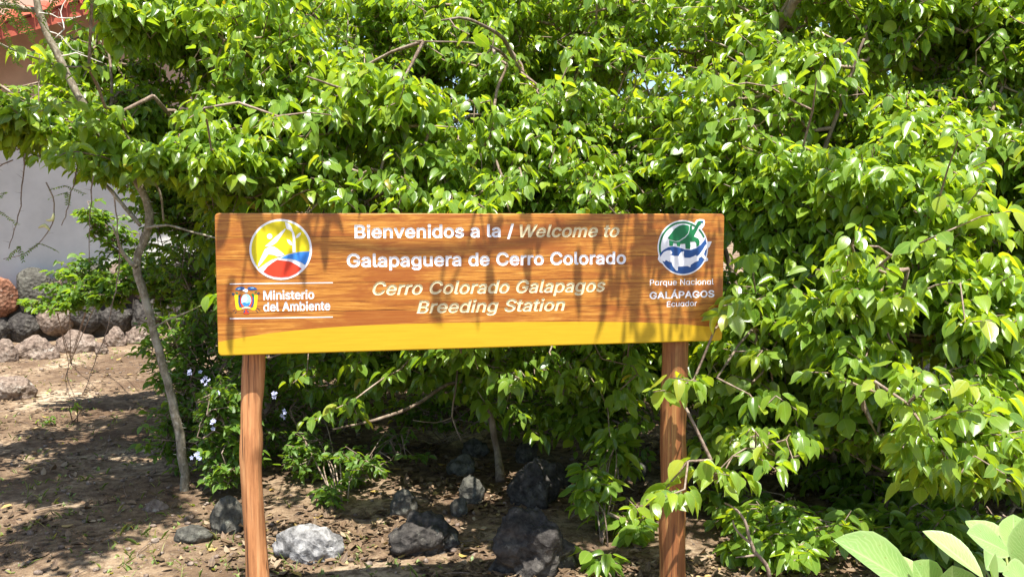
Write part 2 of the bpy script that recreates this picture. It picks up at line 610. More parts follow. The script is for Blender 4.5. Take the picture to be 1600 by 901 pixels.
def grow(P, D, limbs, rg, wob=0.012):
    """connect every tip to the limb skeleton, nearest node first, thickness by what it carries"""
    nodes, par, plen = [], [], []
    for L in limbs:
        for p in L:
            nodes.append(p[:3])
            par.append(-1)
            plen.append(0.0)
    nodes = list(map(np.asarray, nodes))
    NA = np.zeros((len(nodes) + 4 * len(P), 3))
    NA[:len(nodes)] = nodes
    PL = np.zeros(len(NA))
    cntn = len(nodes)
    root0 = cntn
    base = NA[:cntn]
    d0 = np.array([np.min(np.sum((base - p) ** 2, 1)) for p in P])
    parent = {}
    tips = {}
    for i in np.argsort(d0):
        p = P[i] - D[i] * 0.12
        dv = NA[:cntn] - p
        dist = np.sqrt(np.sum(dv ** 2, 1))
        j = int(np.argmin(dist + 0.28 * PL[:cntn]))
        a = NA[j].copy()
        seg = dist[j]
        k = 1 if seg < 0.2 else (2 if seg < 0.5 else 3)
        prev = j
        for t in range(1, k + 1):
            f = t / k
            q = a + (p - a) * f
            if t < k:
                q = q + rg.normal(0, 0.05 * seg, 3) + np.array([0, 0, 0.05 * seg])
            NA[cntn] = q
            PL[cntn] = PL[prev] + seg / k
            parent[cntn] = prev
            prev = cntn
            cntn += 1
        NA[cntn] = P[i]
        PL[cntn] = PL[prev] + 0.12
        parent[cntn] = prev
        cntn += 1
    load = np.zeros(cntn)
    kids = {}
    for c in range(cntn - 1, root0 - 1, -1):
        load[c] += 1
        if parent[c] >= root0:
            load[parent[c]] += load[c]
        kids.setdefault(parent[c], []).append(c)
    R = np.minimum(0.0023 * load ** 0.40, 0.0095)
    E0 = np.array([parent[c] for c in range(root0, cntn)])
    E1 = np.arange(root0, cntn)
    A, B = NA[E0], NA[E1]
    ra = np.where(E0 >= root0, R[np.minimum(E0, cntn - 1)], np.minimum(R[E1] * 1.3, 0.014))
    rb = R[E1]
    ra = np.minimum(ra, rb * 1.6)
    T = norm(B - A)
    U = norm(np.cross(T, np.array([0.3, 0.8, 0.2])))
    W = np.cross(T, U)
    sides = 4
    V = []
    for q in range(sides):
        an = q * math.pi / 2
        o = math.cos(an) * U + math.sin(an) * W
        V.append(A + o * ra[:, None])
        V.append(B + o * rb[:, None])
    V = np.stack(V, 1)
    m = len(A)
    tl = []
    for q in range(sides):
        k = (q + 1) % sides
        tl += [2 * q, 2 * k, 2 * k + 1, 2 * q + 1]
    loops = (np.array(tl)[None] + np.arange(m)[:, None] * 8).ravel()
    return V.reshape(-1, 3), loops, np.full(m * sides, 4)


def plant(name, label, cat_, root, limbs, P, D, nl, size, seed, temps=T_HI, tkey='hi', near=300, mat=M_LEAF, group=None,
          spread=0.15, lo_from=None, yellow=0.02, petiole=0.035, aspect=0.92, droop=(15, 72), bark_mat=None, brighten=0.0, trunk_names=None,
          twig_mat=None, xtra=None, bare=None, inner=None):
    rg = np.random.default_rng(seed)
    root = np.asarray(root, float)
    t = empty(name, root)
    tag(t, label, cat_, group)
    bm_ = bark_mat or M_BARK
    nodes = []
    for li, L in enumerate(limbs):
        S = smooth_line(L, 0.07, 0.12, seed + li)
        V, Fs = tube(S[:, :3], S[:, 3], 8, 0.22, True, seed + li)
        nm = (trunk_names or {}).get(li, 'trunk' if li == 0 else 'limb')
        link(nm, mesh_py(nm, V - root, Fs), bm_, t, True)
        nodes.append(S[::2, :3])
    if len(P):
        allP, allD = [P], [D]
        for q_ in (bare, inner):
            if q_ is not None:
                allP.append(q_[0])
                allD.append(q_[1])
        V, lo, si = grow(np.vstack(allP), np.vstack(allD), nodes, rg)
        tw = link('twigs', mesh_np('twigs', V - root, lo, si), twig_mat or M_TWIG, t, True)
        tw['kind'] = 'stuff'
        L = make_leaves(P, D, nl, size, rg, spread, droop, aspect, yellow, petiole, brighten)
        if inner is not None:
            L = cat(L, make_leaves(inner[0], inner[1], 11, inner[2], rg, 0.16, (0, 75), aspect, 0.01, 0.02, 0.0))
        if xtra is not None:
            L = cat(L, xtra)
        C = L['pos'] + L['Y'] * L['len'][:, None] * 0.5
        x, y, d = proj(C)
        vis = (x > 0) & (x < 1600) & (y > 0) & (y < 901) & (d > 0.3)
        order = np.argsort(np.where(vis, d, 1e6))
        nn = min(near, int(vis.sum()))
        msk = np.zeros(len(d), bool)
        msk[order[:nn]] = True
        if lo_from is not None:
            far = (C[:, 1] > lo_from) & ~msk
        else:
            far = np.zeros(len(d), bool)
        mid = ~far & ~msk
        Vv = []
        if mid.any():
            o = merge_leaves('foliage', sub(L, mid), temps, mat, t, root)
            o['kind'] = 'stuff'
        if far.any():
            o = merge_leaves('inner_foliage', sub(L, far), T_LO, mat, t, root)
            o['kind'] = 'stuff'
        for i in order[:nn]:
            leaf_object(L, i, temps, tkey, mat, t, root)
        print('PLANT', name, len(P), 'tips', len(d), 'leaves', nn, 'objects')
    return t


def W4(px, py, Y, r):
    return (*at(px, py, Y), r)


def blob(px, py, Y, rx, ry, rY, n):
    return (at(px, py, Y), (rx / F * Y, rY, ry / F * Y), n)


def two_layers(rg, blobs, gap, gscale, front=0.60, back=1.3, shift=0.42, extra=None):
    """outer sprigs of big leaves, and a finer, twiggier layer of small leaves deeper in the crown"""
    P, D = in_blobs(rg, [(c, r, int(n * front)) for c, r, n in blobs], gap, gscale)
    P2, D2 = in_blobs(rg, [(np.asarray(c) + np.array([0, shift, 0]), np.asarray(r) * np.array([1, 0.9, 1]), int(n * back)) for c, r, n in blobs], 0.9, gscale)
    return P, D, P2, D2

# outlines of the letters used on the sign, in thousandths of an em: advance width and closed loops
GLYPHS = '{"B":{"/":[249,[[[9,-97],[-4,-86],[-6,-71],[158,539],[164,548],[174,553],[235,554],[249,548],[255,539],[255,529],[91,-81],[86,-91],[74,-97]]]],"A":[480,[[[11,-20],[-2,-10],[-4,5],[181,515],[188,525],[201,530],[276,530],[291,523],[377,295],[483,5],[483,-5],[476,-16],[466,-21],[396,-21],[381,-16],[375,-5],[331,116],[326,121],[151,121],[100,-15],[86,-21]],[[186,220],[292,220],[254,335],[241,374],[236,376]]]],"B":[456,[[[55,-20],[45,-15],[39,0],[39,505],[42,520],[50,527],[60,530],[245,530],[290,525],[325,515],[355,499],[380,478],[397,455],[409,430],[416,405],[418,350],[412,325],[402,305],[387,285],[370,270],[371,265],[395,247],[415,222],[429,195],[436,170],[439,135],[436,105],[427,75],[411,45],[390,22],[365,5],[340,-7],[305,-16],[250,-21]],[[146,80],[260,79],[290,83],[310,91],[328,110],[334,135],[330,161],[315,185],[295,200],[270,208],[150,210],[146,205]],[[146,310],[150,306],[245,307],[270,311],[290,322],[307,340],[315,365],[311,395],[296,415],[280,425],[260,429],[147,430]]]],"C":[510,[[[245,-27],[185,-15],[130,13],[90,48],[52,103],[31,158],[20,233],[22,298],[37,368],[51,403],[70,435],[98,468],[125,492],[155,511],[195,526],[230,534],[270,536],[325,530],[380,510],[425,479],[460,438],[477,408],[489,373],[494,348],[487,333],[475,327],[403,328],[390,338],[382,363],[360,398],[330,420],[290,433],[250,434],[210,423],[180,403],[154,373],[135,333],[127,298],[124,253],[127,213],[135,178],[147,148],[165,120],[185,101],[210,86],[240,76],[270,74],[300,78],[329,88],[350,102],[366,118],[379,138],[390,171],[400,180],[475,181],[485,177],[492,168],[494,158],[488,133],[471,88],[445,51],[415,21],[375,-4],[335,-19],[290,-27]]]],"D":[502,[[[55,-20],[45,-15],[39,0],[39,505],[42,520],[50,527],[60,530],[225,530],[280,525],[315,517],[350,503],[380,486],[405,465],[435,430],[459,385],[471,350],[481,295],[482,235],[475,175],[459,125],[435,80],[405,45],[375,21],[345,4],[300,-12],[235,-21]],[[146,80],[230,78],[275,86],[317,105],[335,121],[350,140],[365,170],[373,200],[378,270],[373,310],[365,340],[350,370],[335,389],[305,412],[270,425],[235,430],[147,430]]]],"E":[419,[[[55,-20],[45,-15],[39,0],[39,505],[42,520],[50,527],[60,530],[375,530],[386,525],[393,515],[392,445],[385,435],[375,431],[147,430],[146,310],[150,307],[355,307],[371,300],[376,285],[376,230],[374,220],[365,210],[355,208],[150,208],[146,205],[146,85],[146,80],[150,78],[380,77],[390,72],[396,60],[396,-5],[390,-15],[375,-21]]]],"G":[520,[[[250,-27],[185,-15],[155,-2],[125,16],[99,38],[77,63],[57,93],[43,123],[31,158],[23,198],[19,253],[21,293],[27,333],[36,368],[51,403],[68,433],[87,458],[113,483],[140,503],[170,518],[210,531],[245,536],[280,536],[315,532],[350,522],[382,508],[410,490],[436,468],[457,443],[475,412],[487,383],[495,348],[490,335],[480,328],[400,329],[390,338],[377,368],[365,388],[335,416],[315,426],[290,433],[265,435],[235,432],[195,415],[161,383],[139,343],[127,293],[126,228],[136,173],[160,127],[195,94],[220,82],[245,76],[275,74],[305,78],[332,88],[354,103],[370,122],[383,143],[390,178],[280,178],[265,187],[262,198],[262,258],[271,273],[285,277],[480,277],[495,268],[499,258],[499,183],[492,138],[476,93],[445,47],[410,15],[360,-12],[305,-25]]]],"L":[393,[[[55,-20],[45,-15],[39,0],[40,515],[47,525],[60,530],[125,530],[135,527],[142,520],[146,510],[146,310],[146,80],[370,76],[378,70],[382,60],[382,-5],[375,-16],[360,-21]]]],"M":[628,[[[55,-20],[45,-15],[39,0],[39,510],[42,520],[50,527],[60,530],[155,529],[169,520],[315,143],[456,515],[465,526],[475,530],[570,530],[585,520],[589,510],[589,290],[589,0],[586,-10],[580,-17],[570,-21],[500,-21],[490,-15],[484,-5],[483,285],[480,296],[360,-10],[345,-21],[285,-21],[275,-18],[268,-10],[145,298],[142,-5],[136,-15],[125,-21]]]],"N":[523,[[[55,-20],[45,-15],[39,0],[39,505],[42,520],[50,527],[60,530],[135,530],[150,524],[375,171],[378,180],[379,515],[385,525],[395,529],[465,530],[476,525],[483,515],[484,505],[484,0],[480,-12],[465,-21],[385,-21],[372,-15],[145,341],[145,-5],[140,-15],[130,-20]]]],"O":[533,[[[245,-27],[200,-19],[155,-2],[111,28],[78,63],[50,108],[31,158],[21,213],[20,278],[27,333],[44,388],[69,433],[100,471],[140,502],[185,523],[230,534],[285,536],[335,528],[380,510],[420,483],[458,443],[482,403],[503,348],[512,293],[513,228],[506,173],[490,123],[465,76],[434,38],[395,8],[350,-14],[300,-26]],[[232,78],[265,74],[295,77],[320,84],[345,98],[367,118],[384,143],[397,173],[404,198],[409,238],[408,283],[401,323],[390,353],[373,383],[350,406],[325,422],[295,432],[265,435],[235,431],[210,423],[186,408],[165,388],[150,366],[137,338],[129,308],[125,268],[126,223],[132,188],[142,158],[159,128],[180,105],[205,88]]]],"P":[445,[[[55,-20],[45,-15],[39,0],[39,505],[42,520],[50,527],[60,530],[265,528],[320,516],[345,504],[370,487],[390,467],[408,440],[420,410],[428,375],[430,345],[426,310],[417,275],[402,245],[387,225],[365,204],[340,188],[310,175],[250,165],[150,165],[146,160],[146,0],[143,-10],[135,-18],[125,-21]],[[146,265],[255,265],[280,271],[301,285],[317,310],[323,350],[317,385],[301,410],[280,423],[255,430],[147,430]]]],"S":[447,[[[198,-29],[158,-23],[128,-14],[98,1],[70,21],[48,46],[33,71],[23,101],[17,136],[23,151],[33,157],[113,156],[123,146],[133,111],[148,93],[173,79],[208,71],[248,72],[278,80],[303,95],[318,113],[323,126],[324,146],[319,161],[308,173],[273,191],[158,225],[103,250],[75,271],[57,291],[42,316],[34,341],[31,381],[37,416],[52,451],[73,478],[100,501],[139,521],[178,532],[228,537],[268,533],[303,525],[338,510],[368,489],[394,461],[411,431],[419,401],[421,371],[413,361],[403,357],[333,357],[320,366],[308,401],[288,421],[258,434],[218,437],[178,430],[150,411],[137,386],[136,371],[140,356],[153,342],[173,329],[313,285],[345,271],[376,251],[400,226],[419,196],[427,166],[429,126],[422,91],[410,61],[388,32],[358,6],[323,-12],[283,-24],[238,-30]]]],"W":[686,[[[151,-21],[140,-15],[135,-5],[-3,500],[-4,515],[6,527],[16,530],[81,530],[91,528],[100,520],[191,170],[196,173],[289,520],[296,527],[306,530],[381,530],[391,526],[400,515],[491,165],[498,185],[583,515],[591,526],[601,530],[671,530],[686,521],[690,505],[546,-13],[531,-21],[456,-21],[446,-19],[437,-10],[346,321],[341,330],[249,-10],[241,-18],[231,-21]]]],"a":[389,[[[140,-29],[105,-22],[75,-9],[50,9],[31,31],[18,56],[11,86],[10,126],[18,156],[40,191],[70,213],[125,232],[250,251],[255,256],[252,276],[240,296],[225,305],[200,310],[175,308],[145,296],[129,281],[115,260],[105,254],[95,253],[35,271],[25,277],[21,286],[21,296],[35,326],[64,361],[103,386],[150,401],[205,405],[257,396],[300,376],[330,346],[350,306],[358,251],[355,-9],[340,-21],[275,-21],[260,-14],[255,-2],[225,-17],[200,-26],[170,-29]],[[168,66],[195,69],[215,76],[235,91],[247,106],[254,126],[254,156],[210,151],[145,140],[126,131],[116,121],[113,101],[120,83],[140,71]]]],"b":[424,[[[213,-28],[173,-19],[138,2],[128,-14],[113,-21],[48,-20],[38,-15],[32,-3],[32,512],[38,523],[48,529],[113,530],[128,524],[134,512],[135,432],[135,382],[138,375],[178,398],[203,404],[233,405],[288,396],[333,372],[360,347],[383,314],[398,277],[408,237],[411,177],[405,127],[389,77],[369,42],[338,8],[303,-14],[258,-27]],[[193,72],[233,69],[263,79],[288,107],[303,147],[307,202],[297,252],[287,272],[276,287],[263,298],[243,306],[208,308],[176,297],[153,272],[138,232],[134,177],[143,127],[163,92],[178,79]]]],"c":[396,[[[189,-28],[139,-18],[99,3],[64,35],[37,77],[19,127],[13,187],[19,247],[36,297],[49,322],[69,347],[94,370],[119,385],[149,397],[179,404],[214,405],[247,402],[289,389],[326,367],[355,337],[375,302],[383,277],[376,262],[369,257],[314,243],[299,241],[289,246],[273,277],[254,296],[234,305],[214,309],[184,306],[164,298],[144,280],[131,257],[118,207],[121,152],[137,107],[149,91],[164,78],[179,71],[199,68],[224,69],[244,75],[268,92],[278,107],[286,127],[299,137],[369,122],[378,117],[383,107],[378,82],[364,52],[344,27],[319,5],[289,-12],[259,-23],[224,-29]]]],"d":[424,[[[179,-28],[134,-19],[99,-1],[69,25],[43,62],[25,102],[16,147],[13,202],[19,252],[34,298],[57,337],[89,370],[124,391],[169,404],[214,405],[250,397],[289,375],[290,457],[290,512],[300,527],[309,530],[374,530],[388,522],[393,512],[393,-3],[388,-13],[374,-21],[309,-21],[296,-13],[289,4],[264,-14],[239,-24],[214,-28]],[[178,72],[199,68],[219,69],[249,81],[272,107],[287,147],[290,202],[281,252],[272,272],[260,287],[244,299],[229,306],[189,308],[159,296],[137,272],[122,232],[118,177],[127,127],[148,92],[164,78]]]],"e":[404,[[[194,-29],[142,-18],[94,6],[58,42],[32,87],[16,142],[15,217],[26,272],[49,322],[84,362],[129,391],[179,404],[239,403],[289,387],[334,356],[364,316],[385,262],[391,222],[392,167],[388,157],[379,150],[120,147],[129,117],[144,94],[164,78],[189,69],[224,68],[254,76],[274,92],[289,118],[304,126],[369,111],[379,107],[384,99],[384,82],[369,49],[349,24],[324,3],[295,-13],[264,-23],[234,-28]],[[122,247],[124,242],[129,242],[279,242],[283,247],[280,257],[262,287],[244,300],[227,307],[204,309],[179,306],[159,297],[144,284],[131,267]]]],"g":[425,[[[184,-171],[129,-160],[80,-136],[58,-116],[39,-92],[30,-76],[31,-61],[39,-52],[89,-23],[104,-20],[116,-26],[144,-58],[167,-71],[204,-76],[244,-71],[269,-58],[284,-41],[290,-16],[289,14],[266,-1],[244,-10],[214,-15],[184,-16],[154,-12],[124,-3],[99,10],[74,30],[56,49],[37,79],[18,134],[13,204],[17,239],[25,274],[42,314],[72,354],[104,380],[144,398],[184,405],[224,404],[259,393],[289,374],[299,394],[309,400],[374,400],[387,394],[393,384],[393,-11],[390,-46],[384,-71],[372,-96],[354,-118],[334,-136],[309,-151],[254,-168]],[[175,84],[214,80],[247,89],[269,109],[286,144],[291,199],[283,249],[263,284],[249,297],[234,304],[199,309],[179,305],[164,299],[139,274],[123,239],[117,189],[125,139],[144,104],[159,92]]]],"h":[410,[[[48,-20],[38,-15],[32,0],[32,510],[39,525],[53,530],[113,530],[123,528],[131,520],[135,510],[135,385],[138,377],[158,390],[183,399],[228,405],[278,398],[303,388],[323,375],[347,350],[364,320],[374,285],[378,245],[378,0],[372,-15],[358,-21],[298,-21],[288,-19],[278,-10],[275,0],[275,235],[272,260],[265,280],[252,295],[233,305],[208,308],[183,304],[163,294],[146,275],[138,255],[135,230],[135,0],[132,-10],[118,-21]]]],"i":[167,[[[46,-20],[36,-13],[32,0],[32,385],[39,395],[51,400],[117,400],[128,395],[135,380],[134,-5],[128,-15],[116,-21]],[[66,424],[45,435],[27,455],[21,475],[23,500],[33,520],[51,536],[76,544],[101,542],[125,530],[141,510],[147,490],[145,465],[134,445],[116,430],[91,422]]]],"l":[189,[[[123,-23],[84,-12],[57,8],[37,43],[32,83],[32,513],[38,523],[48,529],[108,530],[118,529],[128,524],[135,508],[136,83],[138,76],[143,73],[173,75],[186,68],[202,3],[198,-9],[188,-17],[153,-23]]]],"m":[610,[[[48,-20],[38,-15],[32,0],[32,380],[38,394],[53,400],[118,400],[126,395],[133,383],[138,380],[163,395],[188,403],[213,407],[243,405],[284,390],[303,375],[318,357],[323,358],[353,384],[378,396],[413,405],[448,407],[493,397],[533,372],[548,355],[563,330],[577,280],[577,-5],[571,-15],[563,-20],[493,-21],[477,-10],[475,10],[474,260],[471,280],[463,293],[443,305],[413,309],[388,303],[367,285],[360,270],[356,250],[356,-5],[350,-15],[338,-21],[273,-21],[260,-15],[253,0],[251,275],[244,290],[228,303],[213,308],[193,309],[173,304],[158,295],[145,280],[137,260],[135,0],[132,-10],[118,-21]]]],"n":[410,[[[48,-20],[38,-15],[32,0],[32,380],[35,390],[43,398],[53,400],[118,399],[128,393],[133,380],[138,377],[163,392],[193,402],[248,404],[288,395],[323,375],[354,340],[364,320],[373,290],[378,250],[378,120],[378,0],[376,-10],[368,-18],[358,-21],[293,-21],[283,-16],[275,0],[275,235],[270,270],[258,290],[238,303],[208,308],[178,302],[163,294],[149,280],[141,265],[136,245],[133,-9],[128,-16],[118,-21]]]],"o":[415,[[[189,-28],[144,-19],[109,-3],[76,22],[51,52],[32,87],[19,127],[14,172],[14,217],[23,262],[38,302],[59,335],[84,362],[114,383],[149,397],[184,404],[224,405],[264,398],[299,384],[331,362],[363,327],[384,287],[396,247],[402,202],[401,157],[393,117],[379,77],[357,42],[334,17],[309,-2],[274,-18],[234,-28]],[[178,72],[219,68],[239,73],[254,80],[279,107],[294,147],[298,202],[287,252],[265,287],[249,299],[234,305],[194,308],[164,298],[139,272],[122,232],[117,182],[126,132],[134,111],[148,92],[164,78]]]],"p":[424,[[[48,-163],[38,-157],[32,-143],[33,387],[48,400],[113,400],[128,393],[134,377],[138,375],[163,392],[183,400],[213,405],[243,405],[278,399],[303,390],[328,376],[350,357],[371,332],[391,297],[403,262],[410,217],[411,172],[405,127],[394,87],[378,54],[358,27],[333,4],[303,-14],[268,-25],[228,-29],[193,-26],[163,-15],[138,2],[135,-3],[135,-143],[132,-153],[118,-163]],[[192,72],[228,68],[248,72],[263,79],[288,106],[302,142],[307,197],[299,247],[290,267],[278,285],[263,298],[248,305],[213,309],[193,305],[178,298],[153,272],[139,237],[134,182],[141,132],[149,112],[163,93],[178,79]]]],"r":[259,[[[48,-20],[38,-15],[32,0],[33,386],[38,394],[48,400],[113,400],[125,395],[133,380],[178,401],[228,406],[253,403],[263,390],[264,320],[260,310],[248,302],[203,305],[173,298],[149,280],[137,255],[133,-9],[128,-16],[118,-21]]]],"s":[365,[[[161,-28],[131,-24],[101,-14],[78,-3],[56,14],[36,37],[23,62],[15,92],[19,107],[31,115],[91,127],[101,126],[111,119],[122,92],[136,78],[156,69],[186,67],[216,71],[235,82],[246,97],[245,112],[238,122],[226,129],[121,156],[96,167],[71,182],[50,202],[35,227],[28,252],[26,282],[31,308],[40,332],[56,353],[76,372],[101,387],[126,397],[156,403],[191,405],[246,398],[271,388],[296,372],[316,352],[332,327],[344,297],[343,282],[331,270],[266,256],[254,262],[240,287],[226,302],[206,310],[181,311],[156,306],[139,297],[130,282],[132,267],[141,257],[156,250],[261,222],[286,212],[311,196],[329,177],[344,152],[351,127],[352,97],[346,67],[334,42],[316,19],[295,2],[266,-14],[236,-23],[201,-29]]]],"t":[227,[[[151,-24],[121,-19],[96,-8],[71,12],[56,36],[48,56],[44,81],[44,301],[41,306],[-4,309],[-11,316],[-14,326],[-14,381],[-11,391],[1,400],[42,401],[44,471],[50,486],[66,492],[126,492],[141,486],[147,471],[149,401],[211,399],[221,391],[225,381],[225,326],[217,311],[206,306],[150,306],[147,301],[148,86],[151,76],[156,73],[171,71],[201,75],[216,68],[223,56],[234,1],[227,-14],[216,-19],[186,-24]]]],"u":[410,[[[168,-26],[123,-16],[88,4],[62,30],[42,70],[35,100],[32,130],[32,380],[34,390],[48,400],[113,400],[128,395],[134,385],[135,135],[140,110],[148,95],[168,78],[193,72],[228,75],[252,90],[266,110],[274,140],[276,385],[282,395],[293,400],[358,400],[371,395],[378,380],[378,0],[373,-14],[358,-21],[293,-20],[283,-14],[273,2],[228,-20],[198,-25]]]],"v":[389,[[[157,-20],[148,-15],[142,-5],[-2,370],[-3,385],[4,395],[17,400],[87,400],[98,395],[105,385],[192,141],[197,142],[207,170],[285,385],[291,395],[302,400],[377,399],[389,390],[392,375],[245,-10],[237,-18],[227,-21]]]],"Á":[480,[[[11,-20],[-2,-10],[-4,5],[181,515],[188,525],[201,530],[276,530],[291,523],[377,295],[483,5],[483,-5],[476,-16],[466,-21],[396,-21],[381,-16],[375,-5],[331,116],[326,121],[151,121],[100,-15],[86,-21]],[[186,220],[292,220],[254,335],[241,374],[236,376]],[[206,538],[193,550],[193,565],[246,674],[261,680],[336,678],[349,665],[348,650],[279,545],[266,538]]]]},"R":{"E":[419,[[[55,-6],[52,0],[52,505],[55,515],[375,516],[380,510],[380,450],[376,445],[370,444],[135,443],[133,440],[133,300],[135,294],[355,294],[362,290],[363,230],[360,222],[355,221],[134,220],[133,70],[135,65],[375,65],[380,63],[383,55],[383,0],[380,-6],[375,-8]]]],"N":[523,[[[55,-6],[52,0],[52,505],[55,515],[141,515],[355,179],[390,119],[391,510],[400,517],[465,516],[471,510],[469,-5],[460,-8],[390,-8],[380,-4],[195,286],[135,388],[131,390],[130,396],[133,0],[125,-8]]]],"P":[445,[[[55,-6],[52,0],[52,505],[55,515],[235,517],[275,514],[325,500],[350,486],[369,470],[387,450],[401,425],[410,400],[416,370],[416,335],[412,305],[403,275],[390,250],[374,230],[352,210],[325,195],[300,186],[250,178],[135,178],[133,175],[131,-5],[125,-8]],[[133,255],[135,251],[140,250],[250,251],[285,259],[310,275],[327,300],[336,340],[332,380],[325,400],[314,415],[290,433],[260,442],[135,444],[133,440]]]],"a":[389,[[[130,-14],[100,-6],[75,6],[55,22],[37,46],[27,71],[23,101],[24,131],[32,156],[55,187],[95,210],[140,222],[240,236],[260,241],[267,251],[266,276],[257,296],[240,313],[215,321],[185,322],[160,318],[137,306],[120,291],[105,268],[97,266],[35,286],[34,296],[47,321],[75,354],[115,378],[160,390],[210,392],[255,383],[295,363],[322,336],[340,296],[345,251],[344,-4],[335,-8],[275,-8],[269,-4],[269,21],[265,27],[240,5],[205,-11],[170,-16]],[[143,56],[170,53],[205,58],[230,70],[250,88],[266,121],[268,171],[265,175],[230,168],[145,154],[125,146],[107,131],[100,106],[105,82],[120,66]]]],"c":[396,[[[174,-13],[134,-2],[94,23],[67,52],[44,92],[32,132],[26,187],[29,232],[43,282],[69,327],[109,364],[154,385],[209,392],[249,388],[289,374],[323,352],[349,323],[368,282],[369,275],[364,269],[304,254],[297,257],[286,282],[268,302],[244,316],[219,321],[189,320],[169,315],[148,302],[130,282],[116,257],[105,202],[109,143],[128,97],[140,82],[158,67],[174,59],[199,55],[224,56],[244,61],[259,68],[276,82],[289,100],[298,122],[304,125],[364,110],[371,102],[360,72],[344,47],[324,25],[299,7],[269,-6],[239,-14],[209,-16]]]],"d":[424,[[[164,-13],[129,-3],[97,17],[68,47],[47,82],[34,122],[27,172],[28,222],[38,272],[59,317],[83,347],[114,371],[149,386],[194,392],[239,387],[274,369],[299,344],[303,352],[303,452],[304,513],[309,517],[369,517],[379,512],[379,-3],[369,-8],[309,-7],[305,2],[304,39],[279,12],[244,-9],[204,-16]],[[184,57],[224,57],[244,63],[259,72],[274,87],[287,107],[301,152],[302,217],[289,267],[277,287],[264,301],[249,312],[229,319],[204,322],[184,320],[164,314],[149,305],[134,290],[122,272],[107,227],[104,197],[106,162],[119,112],[144,77],[164,63]]]],"e":[404,[[[179,-14],[149,-7],[124,3],[84,32],[54,71],[35,117],[27,172],[31,242],[48,292],[74,334],[112,367],[159,387],[214,392],[269,381],[309,360],[344,324],[367,277],[378,222],[379,172],[374,162],[109,161],[105,157],[113,122],[129,91],[154,69],[184,57],[224,55],[259,64],[283,82],[304,113],[364,99],[373,92],[364,67],[349,43],[329,23],[304,6],[279,-5],[249,-13],[214,-16]],[[106,232],[109,229],[294,229],[299,232],[295,252],[287,272],[274,292],[254,310],[229,320],[199,322],[169,316],[144,302],[125,282],[112,257]]]],"i":[167,[[[51,-8],[45,0],[45,380],[51,387],[116,387],[122,380],[122,0],[116,-8]],[[81,435],[61,440],[46,451],[37,465],[33,485],[39,505],[51,520],[66,529],[86,532],[106,527],[121,516],[131,500],[134,480],[128,460],[116,446],[101,438]]]],"l":[189,[[[113,-8],[88,0],[68,15],[53,38],[46,63],[45,508],[46,513],[53,517],[113,517],[121,513],[123,83],[126,68],[133,62],[173,62],[177,58],[189,3],[183,-5],[163,-9]]]],"n":[410,[[[48,-6],[45,0],[45,380],[48,386],[108,387],[117,385],[123,345],[143,365],[163,378],[188,387],[213,392],[248,391],[273,386],[298,376],[318,363],[334,345],[347,325],[361,285],[365,250],[365,110],[363,-5],[353,-8],[298,-8],[290,-5],[288,235],[282,275],[266,300],[243,316],[208,321],[178,316],[158,306],[143,292],[131,275],[124,250],[120,-5],[113,-8]]]],"o":[415,[[[174,-13],[134,-2],[104,15],[75,42],[54,72],[38,107],[29,147],[26,187],[29,232],[39,272],[54,305],[74,333],[99,357],[124,373],[159,387],[194,392],[234,391],[269,383],[302,367],[329,346],[354,316],[372,282],[384,242],[389,202],[386,147],[377,107],[361,72],[340,42],[314,17],[284,0],[249,-12],[209,-16]],[[184,57],[229,56],[249,63],[264,71],[291,102],[307,147],[310,207],[299,257],[289,277],[274,296],[259,308],[239,317],[194,321],[174,317],[154,307],[126,277],[109,232],[104,197],[105,167],[111,137],[119,113],[131,92],[145,77],[164,63]]]],"q":[424,[[[309,-151],[303,-143],[301,32],[299,34],[284,17],[265,2],[234,-12],[194,-16],[149,-10],[114,5],[80,32],[57,62],[39,102],[30,142],[26,187],[29,232],[38,272],[53,307],[74,337],[99,361],[124,377],[149,386],[174,391],[229,389],[249,383],[269,372],[288,357],[304,337],[305,377],[309,386],[369,387],[379,382],[380,-143],[374,-150]],[[182,57],[224,57],[244,63],[259,72],[285,102],[300,147],[303,207],[299,237],[291,262],[279,285],[264,301],[249,312],[229,319],[204,322],[184,320],[164,314],[149,305],[134,290],[122,272],[107,227],[105,167],[110,137],[119,112],[130,92],[144,77],[164,63]]]],"r":[259,[[[48,-6],[45,0],[45,380],[53,387],[113,387],[120,380],[120,355],[123,350],[143,370],[163,382],[188,390],[218,393],[243,392],[251,385],[251,320],[243,314],[203,318],[168,310],[140,290],[125,260],[122,235],[120,-5],[113,-8]]]],"u":[410,[[[153,-11],[118,0],[88,21],[65,50],[51,85],[45,140],[45,380],[48,385],[113,387],[118,386],[122,380],[122,135],[128,106],[139,85],[153,72],[168,64],[203,58],[223,61],[243,68],[269,90],[282,115],[288,145],[288,380],[291,385],[358,387],[365,380],[365,0],[358,-8],[293,-6],[288,35],[263,11],[233,-5],[193,-13]]]],"ɑ":[425,[[[164,-13],[129,-3],[97,17],[68,47],[47,82],[34,122],[27,172],[28,222],[38,272],[54,308],[79,343],[107,367],[139,383],[184,392],[229,389],[259,379],[289,356],[299,344],[302,347],[303,382],[309,387],[374,387],[379,382],[379,-3],[369,-8],[309,-8],[304,-3],[303,27],[299,34],[274,8],[244,-9],[204,-16]],[[184,57],[224,56],[244,63],[259,72],[285,102],[301,147],[304,207],[300,237],[292,262],[269,297],[254,309],[234,318],[214,321],[189,321],[169,316],[152,307],[136,292],[124,276],[114,252],[107,227],[104,197],[106,162],[119,112],[145,77],[164,63]]]]},"sp":188}'

